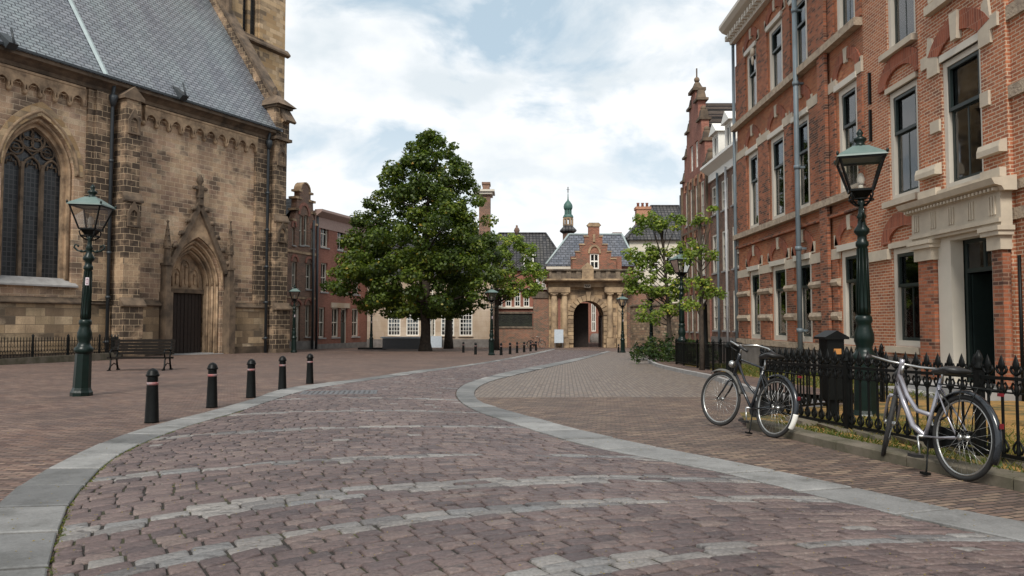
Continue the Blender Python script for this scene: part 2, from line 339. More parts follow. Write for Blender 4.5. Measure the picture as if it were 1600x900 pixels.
M_iron = plain('black_iron', (.0035,.004,.004), 0.42, var=0.5, scale=14, c2=(.008,.009,.008), bs=0.3, spec=.16, dist=0.006)
M_green = plain('dark_green_iron', (.004,.013,.010), 0.34, var=0.5, scale=7, c2=(.003,.006,.005), bs=0.3, spec=.28, dist=0.006)
M_verd = plain('lamp_roof_green', (.12,.165,.15), 0.45, var=0.6, scale=8, c2=(.08,.13,.115))
M_cop = plain('green_copper', (.06,.125,.105), 0.55, var=0.6, scale=2, c2=(.025,.08,.065))
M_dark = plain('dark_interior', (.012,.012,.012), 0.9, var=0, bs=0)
M_curt = plain('grey_curtain', (.48,.47,.40), 0.9, var=0.3, scale=2, bs=0)
M_doorw = plain('dark_oak_door', (.028,.018,.014), 0.6, var=0.6, scale=5, c2=(.012,.009,.008), bs=0.3)
M_benchw = plain('dark_painted_wood', (.012,.009,.007), 0.6, spec=.12, var=0.6, scale=9, c2=(.012,.010,.009))
M_pipe = plain('blue_grey_pipe', (.15,.19,.215), 0.45, var=0.6, scale=2, c2=(.10,.12,.13))
M_piped = plain('dark_lead_pipe', (.035,.042,.048), 0.5, var=0.5, scale=2)
M_pipew = plain('white_pipe', (.5,.5,.5), 0.5, var=0.5, scale=2, c2=(.25,.26,.28))
M_glass = glassm('window_glass'); M_lglass = glassm('lantern_glass', (.86,.84,.80), 0.8, 0.6)
M_bark = plain('bark', (.065,.048,.035), 0.95, var=0.9, scale=7, c2=(.025,.02,.016), bs=0.9, dist=0.03)
M_gran = plain('blue_grey_granite', (.235,.235,.235), 0.62, var=0.5, scale=2.2, c2=(.165,.165,.165), bs=0.5, dist=0.006, detail=8)
M_kerb = plain('mossy_kerbstone', (.15,.125,.095), 0.85, var=0.9, scale=3, c2=(.065,.06,.035), bs=0.6)
M_tyre = plain('tyre_rubber', (.018,.018,.018), 0.75, var=0.3, scale=20, c2=(.04,.036,.03))
M_chrome = plain('dull_chrome', (.5,.5,.48), 0.3, metal=0.9, var=0.4, scale=20, bs=0)
M_silver = plain('silver_bike_paint', (.36,.35,.38), 0.30, metal=0.65, var=0.2, scale=10, bs=0, c2=(.38,.37,.40))
M_blackp = plain('black_bike_paint', (.015,.018,.022), 0.25, var=0.2, scale=10, bs=0, coat=.4)
M_plas = plain('black_plastic', (.02,.02,.02), 0.45, var=0.2, scale=10, bs=0.1)
M_red = plain('red_reflector', (.13,.01,.015), 0.3, var=0, bs=0); M_orng = plain('orange_label', (.5,.22,.06), 0.5, var=.4, bs=0)
M_fadedred = plain('faded_red_band', (.26,.055,.05), 0.5, var=1, scale=18, c2=(.22,.2,.2), bs=0)
M_bulb = plain('milky_bulb', (.85,.82,.75), 0.3, var=0, bs=0)
M_blues = plain('pale_blue_panel', (.50,.56,.62), 0.5, var=.3, bs=0); M_gbox = plain('grey_box_paint', (.11,.11,.115), 0.5, var=.4, c2=(.07,.07,.075))
# leaded church glass
m, t, b = newmat('leaded_glass'); o = objc(t); s = N(t, 'ShaderNodeSeparateXYZ'); t.links.new(o, s.inputs[0]); c = N(t, 'ShaderNodeCombineXYZ'); t.links.new(s.outputs[0], c.inputs[0]); t.links.new(s.outputs[2], c.inputs[1])
br = N(t, 'ShaderNodeTexBrick', offset=0.0, i_Scale=1.0); t.links.new(c.outputs[0], br.inputs['Vector'])
br.inputs['Color1'].default_value=(.010,.012,.014,1); br.inputs['Color2'].default_value=(.03,.033,.036,1); br.inputs['Mortar'].default_value=(.06,.06,.06,1)
br.inputs['Mortar Size'].default_value=0.02; br.inputs['Brick Width'].default_value=0.21; br.inputs['Row Height'].default_value=0.24
t.links.new(br.outputs[0], b.inputs['Base Color']); b.inputs['Roughness'].default_value=0.35; bump(t,b,br.outputs[0],.3,.02); M_leaded = m
# setts
def attr(t, n): a = N(t, 'ShaderNodeAttribute', attribute_name=n); return a
m, t, b = newmat('worn_setts'); o = objc(t); a = attr(t, 'tone')
base = ramp(t, a.outputs['Fac'], [(0,(.066,.049,.049)),(0.15,(.092,.066,.063)),(0.4,(.115,.082,.076)),(0.6,(.132,.096,.087)),(0.75,(.155,.118,.103)),(0.80,(.095,.09,.09)),(0.93,(.215,.20,.185)),(1.0,(.145,.145,.145))])
nf = noise(t, o, 45, 6, 0.7); nl = noise(t, o, 9, 5, 0.6); nm = noise(t, o, 0.5, 4, 0.6)
base = mixc(t, 1.0, base, ramp(t, nf, [(0.3,(.6,.6,.6)),(0.7,(1.42,1.42,1.42))]), 'MULTIPLY')
base = mixc(t, 1.0, base, ramp(t, nm, [(0.35,(.82,.80,.80)),(0.65,(1.15,1.15,1.15))]), 'MULTIPLY')
nk = noise(t, mapping(t, o, scale=(1,3.2,1), rot=(0,0,-.25)), 7, 6, .65, .6)
base = mixc(t, ramp(t, nk, [(0.56,(0,0,0)),(0.66,(.8,.8,.8))]), base, (.035,.028,.028))
base = mixc(t, ramp(t, noise(t, mapping(t, o, loc=(5,5,0)), 22, 5, .7), [(0.60,(0,0,0)),(0.70,(.55,.55,.55))]), base, (.26,.22,.19))
t.links.new(base, b.inputs['Base Color'])
t.links.new(ramp(t, nl, [(0.3,(.42,.42,.42)),(0.7,(.68,.68,.68))]), b.inputs['Roughness'])
b.inputs['Specular IOR Level'].default_value = .5
bump(t, b, mth(t,'ADD',nf,mth(t,'MULTIPLY',noise(t,o,14,5,.6),1.6)), 0.8, 0.008); M_sett = m
m, t, b = newmat('granite_slab'); o = objc(t); a = attr(t, 'tone')
base = ramp(t, a.outputs['Fac'], [(0,(.105,.105,.103)),(0.5,(.165,.163,.158)),(1.0,(.245,.24,.23))])
nf = noise(t, o, 60, 6, 0.7); nl = noise(t, o, 2.2, 8, 0.75)
base = mixc(t, 1.0, base, ramp(t, nf, [(0.3,(.8,.8,.8)),(0.7,(1.2,1.2,1.2))]), 'MULTIPLY')
base = mixc(t, 1.0, base, ramp(t, nl, [(0.3,(.5,.5,.48)),(0.5,(1,1,1)),(0.7,(1.3,1.3,1.3))]), 'MULTIPLY')
t.links.new(base, b.inputs['Base Color']); b.inputs['Roughness'].default_value=.62; bump(t, b, mth(t,'ADD',nf,mth(t,'MULTIPLY',nl,2)), 0.5, 0.006); M_slab = m
m, t, b = newmat('joint_sand'); o = objc(t)
base = ramp(t, noise(t, o, 2.5, 6, .7), [(0.35,(.012,.010,.009)),(0.5,(.022,.018,.014)),(0.60,(.042,.044,.016)),(0.72,(.17,.13,.07))])
t.links.new(base, b.inputs['Base Color']); b.inputs['Roughness'].default_value=1; bump(t,b,noise(t,o,60,4),.6,.01); M_joint = m
M_plaza = masonry('plaza_clinker_brick', [(.10,.058,.046),(.165,.098,.074),(.21,.132,.10),(.13,.09,.08),(.26,.175,.13)], (.028,.021,.017), 0.205, 0.066, 0.008, axes='floor', rot=0.12,
    stain=(.075,.052,.045), st_amt=.65, st_scale=.3, streak=1, rough=.7, bs=.5, bdist=.008, speck=.45, jitter=.012, spec=.4)
def street_mat():
    m = masonry('side_street_brick', [(.085,.055,.042),(.155,.098,.072),(.20,.135,.098),(.11,.078,.066),(.25,.175,.12)], (.028,.022,.018), 0.205, 0.066, 0.008, axes='floor', rot=-0.35,
        stain=(.085,.062,.052), st_amt=.6, st_scale=.45, streak=1, rough=.7, bs=.5, bdist=.008, speck=.45, jitter=.012, spec=.4)
    return m
M_street = street_mat()
M_lane = masonry('lane_brick', [(.125,.09,.074),(.185,.14,.11),(.22,.175,.14),(.15,.12,.105)], (.09,.072,.056), 0.22, 0.09, 0.011, axes='floor', rot=R(94),
        stain=(.16,.13,.11), st_amt=.5, st_scale=.3, streak=1, rough=.62, bs=.5, bdist=.01, speck=.4, jitter=.012, spec=.45)
m, t, b = newmat('dry_mossy_soil'); o = objc(t)
base = ramp(t, noise(t, o, 1.6, 7, .7), [(0.35,(.035,.045,.015)),(0.45,(.13,.095,.03)),(0.54,(.34,.19,.05)),(0.66,(.22,.12,.045)),(0.75,(.07,.05,.035))])
t.links.new(base, b.inputs['Base Color']); b.inputs['Roughness'].default_value=1; bump(t,b,noise(t,o,25,6),.9,.04); M_soil = m
def leafmat(name, stops):
    m, t, b = newmat(name); a = attr(t, 'tone')
    c = ramp(t, a.outputs['Fac'], stops); t.links.new(c, b.inputs['Base Color']); b.inputs['Roughness'].default_value=.5; b.inputs['Specular IOR Level'].default_value=.35
    tr = N(t, 'ShaderNodeBsdfTranslucent'); t.links.new(mixc(t,1.0,c,(1.3,1.5,.6),'MULTIPLY'), tr.inputs[0])
    mx = N(t, 'ShaderNodeMixShader'); mx.inputs[0].default_value=.4; t.links.new(b.outputs[0], mx.inputs[1]); t.links.new(tr.outputs[0], mx.inputs[2])
    t.links.new(mx.outputs[0], t.nodes['Material Output'].inputs[0]); return m
M_leafd = leafmat('chestnut_leaves', [(0,(.016,.028,.005)),(.4,(.050,.080,.012)),(.8,(.125,.165,.024)),(.95,(.26,.27,.04)),(1,(.32,.19,.03))])
M_leafl = leafmat('light_green_leaves', [(0,(.07,.11,.018)),(.5,(.15,.215,.035)),(.85,(.27,.32,.055)),(1,(.42,.36,.06))])
M_leafs = leafmat('shrub_leaves', [(0,(.015,.03,.01)),(.6,(.04,.07,.02)),(1,(.10,.12,.03))])
M_grass = leafmat('grass_blades', [(0,(.05,.08,.015)),(.5,(.13,.14,.03)),(1,(.34,.23,.07))])
# ================================================================== GROUND
def cr(pts, n=12):                                      # Catmull-Rom through points
    P = [Vector(p) for p in pts]; P = [P[0]*2-P[1]] + P + [P[-1]*2-P[-2]]; out = []
    for i in range(1, len(P)-2):
        for k in range(n):
            t = k/n; a,b,c,d = P[i-1:i+3]
            out.append(0.5*((2*b)+(c-a)*t+(2*a-5*b+4*c-d)*t*t+(3*b-a-3*c+d)*t**3))
    out.append(P[-2]); return out
def arcl(P):
    L=[0]
    for a,b in zip(P,P[1:]): L.append(L[-1]+(b-a).length)
    return L
def at_len(P, L, s):
    s=max(0,min(s,L[-1]-1e-6)); i=max(0,int(np.searchsorted(L, s))-1); k=(s-L[i])/max(1e-9,(L[i+1]-L[i])); return P[i].lerp(P[i+1],k)
gp = lambda l: [G(*p) for p in l]
LI = [(-0.2,0.6),(-1.15,1.9)] + gp([(78,900),(99,820),(116,782),(144,751),(167,727),(203,704),(253,682.6),(308,663.6),(367,647),(405,634),(460,616),(498,607),(560,597.4),(669,581.5),(774,565.6),(838,553.5),(868,546)])
LO = [(-0.6,0.4),(-1.7,1.7)] + gp([(-80,880),(0,783),(44,752),(87,727),(135,704),(169,689),(211,675),(262,660),(321,646),(363,634),(398,623.5),(437,609.8),(498,600.5),(560,593),(648,580),(711,573),(796,559.5),(864,545.4)])
RI = [(5.6,1.3),(4.1,2.9)] + gp([(1600,851),(1415,811),(1242,770),(1125,741),(1036,722.7),(956,708),(893,693),(838,676),(787,659),(749,646),(720,630),(712,615),(724,602),(753,592),(796,581),(859,568.6),(918,556.5),(948,549)])
RO = [(6.1,1.7),(4.7,3.2)] + gp([(1600,823),(1499,801),(1313,760),(1181,731.5),(1085,712),(985,692),(888,669),(821,650),(774,637),(749,627.7),(742,615),(751,604),(774,594.5),(821,583),(859,574),(908,562.5),(955,549.5)])
CLI, CLO, CRI, CRO = [cr(p) for p in (LI, LO, RI, RO)]
def sheet(name, outline, mat, dz, kind='structure'):
    vs=[Vector((p[0],p[1])) for p in outline]; n=len(vs)
    # add extra rows so that the sheet follows the slope break
    V2,E2,F2,*_ = delaunay_2d_cdt(vs,[(i,(i+1)%n) for i in range(n)],[],1,1e-6)
    me=bpy.data.meshes.new(name); me.from_pydata([(p.x,p.y,gz(p.y)+dz) for p in V2],[],[tuple(f) for f in F2]); me.update(); me.materials.append(mat)
    o=bpy.data.objects.new(name,me); COL.objects.link(o); o['kind']=kind; return o
# one big sheet to the horizon
gm=MB(); ys=[-60,0,20,76,1200]; 
for a,b in zip(ys,ys[1:]): gm.add([(-900,a,gz(a)),(900,a,gz(a)),(900,b,gz(b)),(-900,b,gz(b))],[(0,1,2,3)])
g=gm.build('ground', M_plaza); g['kind']='structure'
v2=lambda P:[(p[0],p[1]) for p in P]
inner = v2(CLI)+rev(v2(CRI)); sheet('road_bed', inner, M_joint, 0.004)
# kerb of the raised pavement on the right and the garden kerb near the bicycles
KERB = [(4.55,2.6)] + gp([(1600,770.8),(1480,743),(1359,717),(1260,693),(1166,669.5)])
PAVE = gp([(1180,617),(1140,603),(1110,593),(1060,582),(1025,573),(1012,566)])
ro=v2(CRO)
i13=min(range(len(ro)), key=lambda i:abs(ro[i][1]-14.5) if i>40 else 99)
near = [p for p in ro[:i13]]
sheet('street', near+[(6.5,14.5),(6.5,10.8),(3.1,10.6)]+rev(KERB)[0:]+[(6.2,1.7)], M_street, 0.004)
sheet('lane', ro[i13-1:]+[(13,52),(8,40)]+rev(PAVE)+[(6.5,14.5)], M_lane, 0.004)
def slabs(name, A, B, length, mat, lift=0.022, gap=0.034):
    LA, LB = arcl(A), arcl(B); n=int((LA[-1]+LB[-1])/2/length); vs=[];fs=[];tn=[]
    for i in range(n):
        k0=i/n; k1=(i+1)/n
        a0,a1=at_len(A,LA,k0*LA[-1]),at_len(A,LA,k1*LA[-1]); b0,b1=at_len(B,LB,k0*LB[-1]),at_len(B,LB,k1*LB[-1])
        c=(a0+a1+b0+b1)/4; rows=[]; t=random.random(); dz=random.uniform(-.003,.003); sk=random.uniform(-.004,.004)
        for ins,z in ((gap/2,-.03),(gap/2,lift-.007),(gap/2+.010,lift)):
            for q in (a0,a1,b1,b0):
                d=(c-q); p=q+d.normalized()*ins*1.4; rows.append((p.x,p.y,gz(p.y)+z+dz+(sk if q is a0 or q is b0 else 0)))
        b=len(vs); vs+=rows
        for r in (0,4):
            for k in range(4): fs.append((b+r+k,b+r+(k+1)%4,b+r+4+(k+1)%4,b+r+4+k))
        fs.append((b+8,b+9,b+10,b+11)); tn+= [t]*12
    return meshattr(name, vs, fs, tn, mat)
def meshattr(name, vs, fs, tn, mat, parent=None, smooth=False):
    me=bpy.data.meshes.new(name); me.from_pydata(vs,[],fs); me.update()
    at=me.attributes.new('tone','FLOAT','POINT'); at.data.foreach_set('value', np.array(tn,dtype=np.float32))
    if smooth: me.polygons.foreach_set('use_smooth',[True]*len(me.polygons))
    me.materials.append(mat); o=bpy.data.objects.new(name,me); COL.objects.link(o)
    if parent: o.parent=parent
    return o
for nm,A,B in (('granite_band_left',CLO,CLI),('granite_band_right',CRI,CRO)):
    o=slabs(nm,A,B,0.78,M_slab); o['kind']='structure'
# --- the setts of the carriageway: courses of stones, arched across the road
rs=random.Random(11)
LAl, RAl = arcl(CLI), arcl(CRI)
def len_at_y(P,L,y):
    for i in range(len(P)-1):
        if P[i].y<=y<=P[i+1].y: return L[i]+(L[i+1]-L[i])*(y-P[i].y)/max(1e-9,P[i+1].y-P[i].y)
    return L[-1]
pairs=[(0.9,3.3),(2.2,4.35),(3.5,5.35),(4.4,6.1),(6.1,7.2),(8.4,9.5),(12,12.0),(16,15.8),(20,19.3),(24,23.5),(32,30.5),(46,42),(61,54)]
PL=[len_at_y(CLI,LAl,a) for a,b in pairs]; PR=[len_at_y(CRI,RAl,b) for a,b in pairs]
tt=[0]
for i in range(1,len(pairs)): tt.append(tt[-1]+((PL[i]-PL[i-1])+(PR[i]-PR[i-1]))/2)
def course(s):
    l=at_len(CLI,LAl,np.interp(s,tt,PL)); r=at_len(CRI,RAl,np.interp(s,tt,PR)); ch=r-l; L=ch.length
    fw=Vector((-ch.y,ch.x))/L; bu=0.13*L*(1.0 if s<30 else 0.5)
    return l,r,fw,bu,L
def cpt(c,t):
    l,r,fw,bu,L=c; return l+(r-l)*t+fw*bu*4*t*(1-t)
grey=[tt[0]+x for x in ()]
vs=[];fs=[];tn=[]
s=0.0; k=0
gs=sorted([np.interp(i,range(len(tt)),tt)+o_ for i in (1.0,2.0,3.0,3.98,5.0) for o_ in (-.065,.065)]+[np.interp(i,range(len(tt)),tt) for i in (5.72,6.4,7.2,8.1,9.2)])
while s<tt[-1]-0.3:
    isg=any(abs(s-q)<0.066 for q in gs); dpt=rs.uniform(.105,.125) if isg else rs.uniform(.105,.14)
    if s>16: dpt*=1.25
    c0=course(s); c1=course(s+dpt); L=c0[4]; t=0.0; first=True
    while t<1-0.02:
        wd=(rs.uniform(.20,.34) if isg else rs.uniform(.13,.21))/L
        if first: wd*=rs.uniform(.4,1); first=False
        t2=min(1,t+wd)
        if 1-t2<.10/L: t2=1
        g2=0.009
        P=[cpt(c0,t),cpt(c0,t2),cpt(c1,t2),cpt(c1,t)]
        cc=(P[0]+P[1]+P[2]+P[3])/4
        jit=[Vector((rs.uniform(-.006,.006),rs.uniform(-.006,.006))) for _ in P]
        Q=[]
        for q,j in zip(P,jit):
            d=cc-q; Q.append(q+Vector((math.copysign(min(abs(d.x),g2/1.6),d.x),math.copysign(min(abs(d.y),g2/1.6),d.y)))+j)
        # chamfered outline, 8 points
        out=[]
        for i in range(4):
            a,b=Q[i],Q[(i+1)%4]; e=rs.uniform(.03,.08); out+= [a.lerp(b,e), a.lerp(b,1-rs.uniform(.03,.08))]
        tilt=(rs.uniform(-.035,.035),rs.uniform(-.035,.035)); h=rs.uniform(.013,.022)
        tone=(rs.uniform(.80,1.0) if (isg and rs.random()<.78) else (rs.uniform(0,.72) if rs.random()<.993 else .9))
        b=len(vs)
        for ins,z in ((0,-.012),(0.02,h-.007),(.085,h-.001),(.5,h)):
            for q in out:
                p=q.lerp(cc,ins); zz=z+(p.x-cc.x)*tilt[0]+(p.y-cc.y)*tilt[1]+(rs.uniform(-.0014,.0014) if ins>.1 else 0); vs.append((p.x,p.y,gz(p.y)+zz)); tn.append(tone)
        for r in (0,8,16):
            for q in range(8): fs.append((b+r+q,b+r+(q+1)%8,b+r+8+(q+1)%8,b+r+8+q))
        fs.append(tuple(b+24+q for q in range(8)))
        t=t2
    s+=dpt; k+=1
o=meshattr('cobbled_road',vs,fs,tn,M_sett,smooth=True); o['kind']='structure'
# right raised pavement and kerbs
pk=[Vector(p) for p in PAVE]; P2=cr(PAVE,6); 
pv=[(p.x,p.y) for p in P2]
sheet('pavement', pv+[(P2[-1].x+.3,P2[-1].y+1.0),(9.6,42),(12.4,44),(12.4,28),(6.2,28),(6.2,12.2),(6.35,12.2)], M_plaza, 0.10)
m=MB()
Q=[Vector((P2[0].x+.1,P2[0].y-3))]+P2+[Vector((P2[-1].x+.5,P2[-1].y+1.3)),Vector((P2[-1].x+4,P2[-1].y+7))]
for a,b in zip(Q,Q[1:]):
    d=(b-a).normalized(); nrm=Vector((d.y,-d.x))
    if nrm.x<0: nrm=-nrm
    v=[]
    for p in (a,b):
        for q,z in ((p,-.05),(p,.11),(p+nrm*.14,.11),(p+nrm*.14,-.05)): v.append((q.x,q.y,gz(q.y)+z))
    m.add(v,[(0,1,5,4),(1,2,6,5),(2,3,7,6)])
o=m.build('pavement_kerb',M_sillg); o['kind']='structure'
# garden bed with its mossy kerbstones
A0,AD=Vector((3.45,10.44)),Vector((.181,-1.0)).normalized()   # fence line
bed=[(p[0]+.10,p[1]) for p in KERB][:]+[(2.98,9.75),(3.2,10.7),(6.0,12.4),(6.2,28),(8.6,28),(8.6,2.6)]
sheet('garden_bed', bed, M_soil, 0.085)
KB=[Vector(p) for p in KERB]; KL=arcl(KB); vs=[];fs=[];tn=[]; s=0
m=MB()
while s<KL[-1]-.05:
    ln=rs.uniform(.85,1.15); a=at_len(KB,KL,s); b=at_len(KB,KL,min(KL[-1],s+ln-.012)); d=(b-a).normalized(); nn=Vector((-d.y,d.x)); nn = nn if nn.x>0 else -nn
    v=[]
    h=.10+rs.uniform(-.006,.006); wd=.24
    for p in (a,b):
        for off,z in ((0,-.05),(0,h-.015),(.015,h),(wd,h),(wd,-.05)):
            q=p+nn*off; v.append((q.x,q.y,gz(q.y)+z))
    m.add(v,[(0,1,6,5),(1,2,7,6),(2,3,8,7),(3,4,9,8),(0,4,3,2,1),(5,6,7,8,9)])
    s+=ln
o=m.build('garden_kerb',M_kerb); o['kind']='structure'
# stone edging / broken slabs on the bed strip
m=MB()
for i in range(9):
    y=9.4-i*.62; x=3.45+(9.43-y)*.225; a=.24+rs.uniform(-.02,.04); b=.30
    m.taper((x+.18,y),.17+rs.uniform(-.05,.02),b,gz(y)+.05,.15,b-.03,gz(y)+.115+rs.uniform(0,.03))
o=m.build('edging_stones',M_kerb); tag(o,'low mossy stones edging the bed under the spiked fence','edging stones')
# grass and moss
def blades(name,n,fn,h,label,cat,wd=.006,tone=(0,1)):
    r2=random.Random(name); vs=[];fs=[];tn=[]
    for i in range(n):
        x,y=fn(r2); z=gz(y)+.08; a=r2.uniform(0,6.28); hh=h*r2.uniform(.4,1.2); dx,dy=math.cos(a)*wd,math.sin(a)*wd; lx,ly=r2.uniform(-.6,.6)*hh,r2.uniform(-.6,.6)*hh
        b=len(vs); vs+=[(x-dx,y-dy,z),(x+dx,y+dy,z),(x+lx+dx*.4,y+ly+dy*.4,z+hh*.7),(x+lx*1.8,y+ly*1.8,z+hh)]; fs+=[(b,b+1,b+2),(b,b+2,b+3)]; tn+=[r2.uniform(*tone)]*4
    o=meshattr(name,vs,fs,tn,M_grass); tag(o,label,cat,kind='stuff'); return o
def bedpt(r2):
    y=4+6*r2.random(); x=4.22+(6.22-y)*.181-.08+abs(r2.gauss(0,.9)); return (min(x,8.4),y)
blades('grass',14000,bedpt,.06,'dry yellow and green grass on the bed behind the spiked fence','grass')
blades('grass',5000,lambda r2:(6.3+2.2*r2.random(),13+15*r2.random()),.10,'green grass strip in front of the brick building','grass',.012,(0,.6))
blades('moss',1200,lambda r2:(lambda y:(3.15+(9.5-y)*.21+abs(r2.gauss(.0,.22)),y))(5+4.4*r2.random()),.05,'moss and weeds on the kerb below the bicycles','moss',.010,(0,.5))
# weeds along the inner edge of the left granite band
def wl(r2):
    q=at_len(CLI,LAl,r2.random()**1.3*12); return (q.x+r2.gauss(0.012,.012),q.y)
r2=random.Random(5); vs=[];fs=[];tn=[]
for i in range(1500):
    x,y=wl(r2); z=gz(y)+.004; a=r2.uniform(0,6.28); d=.012*r2.uniform(.4,1.2); b=len(vs)
    vs+=[(x+d*math.cos(a),y+d*math.sin(a),z),(x-d*math.sin(a),y+d*math.cos(a),z+.012),(x-d*math.cos(a),y-d*math.sin(a),z+.018)]; fs.append((b,b+1,b+2)); tn+=[r2.uniform(0,.7)]*3
o=meshattr('weeds',vs,fs,tn,M_grass); tag(o,'tiny green weeds in the joint along the granite band','weeds',kind='stuff')
# fallen leaf scraps over the paving
r2=random.Random(9); vs=[];fs=[];tn=[]
for i in range(2600):
    y=3.2+22*r2.random()**1.4; x=r2.uniform(-.8,.75)*y; z=gz(y)+.026; a=r2.uniform(0,6.28); d=.007*r2.uniform(.5,1.3)
    b=len(vs); vs+=[(x+d*math.cos(a),y+d*math.sin(a),z),(x-d*math.sin(a)*.5,y+d*math.cos(a)*.5,z+.004),(x-d*math.cos(a),y-d*math.sin(a),z),(x+d*math.sin(a)*.5,y-d*math.cos(a)*.5,z+.003)]; fs.append((b,b+1,b+2,b+3)); tn+=[r2.uniform(.7,1)]*4
o=meshattr('leaf_litter',vs,fs,tn,M_grass); tag(o,'small yellow leaf scraps scattered over the paving','leaf litter',kind='stuff')
# drain grate
c=Vector(G(530,615)); t=empty('drain_cover',c.x,c.y,'rectangular iron drain cover set in the cobbled road','drain cover',.15)
m=MB().box(-.75,.75,-.42,-.36,gz(c.y)+.0,gz(c.y)+.026).box(-.75,.75,.36,.42,gz(c.y),gz(c.y)+.026).box(-.75,-.69,-.36,.36,gz(c.y),gz(c.y)+.026).box(.69,.75,-.36,.36,gz(c.y),gz(c.y)+.026)
m.build('frame',M_gbox,t)
m=MB()
for i in range(14): m.box(-.68+i*.1,-.62+i*.1,-.36,.36,gz(c.y),gz(c.y)+.028)
for i in range(4): m.box(-.69,.69,-.30+i*.19,-.26+i*.19,gz(c.y),gz(c.y)+.026)
m.build('grating',M_gbox,t)

# ================================================================== CHURCH
CH=Fac(-24.54,36.2,R(90)-math.atan2(.458,.889),330)
CZ=-1.0
church=empty('church',CH.ox,CH.oy,'tall sandstone gothic church with steep slate roof beside the square','church',CH.a,z=gz(36.2))
zc=-1.1
UL,UR=-9.0,CH.u(428,0,214)
EZ=CH.z(300,176)            # top of wall under the cornice
EV=CH.z(428,214)
# window openings
def wz(px,py): return CH.uz(px,py)
wu0,wu1=CH.u(10),CH.u(106); wapex=CH.z(58,193); wsill=CH.z(60,434)
kk=0.84; wr=math.sqrt((kk)**2-(kk-.5)**2)*(wu1-wu0); wspr=wapex-wr
pu0,pu1=CH.u(264,0,450),CH.u(345,0,450); pap=CH.z(305,372); pk_=0.82; pr=math.sqrt(pk_**2-(pk_-.5)**2)*(pu1-pu0); pspr=pap-pr
hole1=gothic(wu0-.28,wu1+.28,wspr,kk,12,wsill-.25)
dW=(wu1-wu0)+4.6
hole0=[(x-dW-1.6,z) for x,z in hole1]
hole2=gothic(pu0,pu1,pspr,pk_,12,zc)
top=EV-.35
wall=MB().plate([(UL,zc),(UR+.6,zc),(UR+.6,top),(UL,top)],[hole1,hole2],0,1.0)
wall.build('nave_wall',M_church,church)
MB().box(UL,UR,9,9.5,zc,top).box(UL,UL+.5,1,9,zc,top).build('back_wall',M_church,church)
# plinth below the string course, projecting
zs=CH.z(210,478)
bA0,bA1=CH.u(195,-1.2),CH.u(221,-1.2)        # buttress A outer face at px 181..217
m=MB()
for a,b in ((UL,pu0-.75),(pu1+.75,UR)):
    m.box(a,b,-.16,0-.002,zc,zs)
m.build('plinth',M_plinth,church)
m=MB()
for a,b in ((UL,pu0-.7),(pu1+.7,UR)):
    m.prismx([(-.30,zs+.04),(-.30,zs+.10),(-.02,zs+.36),(-.02,zs),(-.17,zs)],a,b)
    m.box(a,b,-.28,-.162,zc,zc+.75)
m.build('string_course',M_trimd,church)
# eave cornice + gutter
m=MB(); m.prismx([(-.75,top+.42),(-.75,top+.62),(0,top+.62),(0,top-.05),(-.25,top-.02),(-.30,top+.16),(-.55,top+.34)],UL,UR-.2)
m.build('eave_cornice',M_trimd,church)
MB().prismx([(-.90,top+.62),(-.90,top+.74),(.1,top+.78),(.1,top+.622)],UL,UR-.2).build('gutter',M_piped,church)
# corbel frieze
def frieze(a,b,n):
    m=MB(); w_=(b-a)/n; zt=top-.10; zb=top-1.25
    for i in range(n):
        x=a+i*w_
        op=gothic(x+.13*w_/1.0,x+w_-.13*w_/1.0,zt-.80,0.8,6,zb-.02)
        # trefoil-ish arch head
        m.plate([(x,zt-.62),(x+.06,zt-.98),(x+.13*w_,zt-.98)]+gothic(x+.13*w_,x+w_-.13*w_,zt-.86,0.66,6)+[(x+w_-.13*w_,zt-.98),(x+w_-.06,zt-.98),(x+w_,zt-.62),(x+w_,zt),(x,zt)],[],-.26,-.003)
        m.ball((x,-.14,zt-1.02),.13,8,6,(1,1,1.25))
        m.tube([(x+w_*.27,-.12,zt-.78),(x+w_*.33,-.16,zt-.62),(x+w_*.5,-.17,zt-.66),(x+w_*.67,-.16,zt-.62),(x+w_*.73,-.12,zt-.78)],.035,5)
    m.box(a,b,-.30,-.262,zt-.1,zt+.02)
    return m
fA=CH.u(0); 
nA=6; aw=(CH.u(128,0,170)-CH.u(-14,0,120))/nA
frieze(CH.u(-14,0,120),CH.u(128,0,170),6).build('corbel_frieze',M_trim,church)
frieze(CH.u(222,0,190),CH.u(398,0,240),10).build('corbel_frieze',M_trim,church)
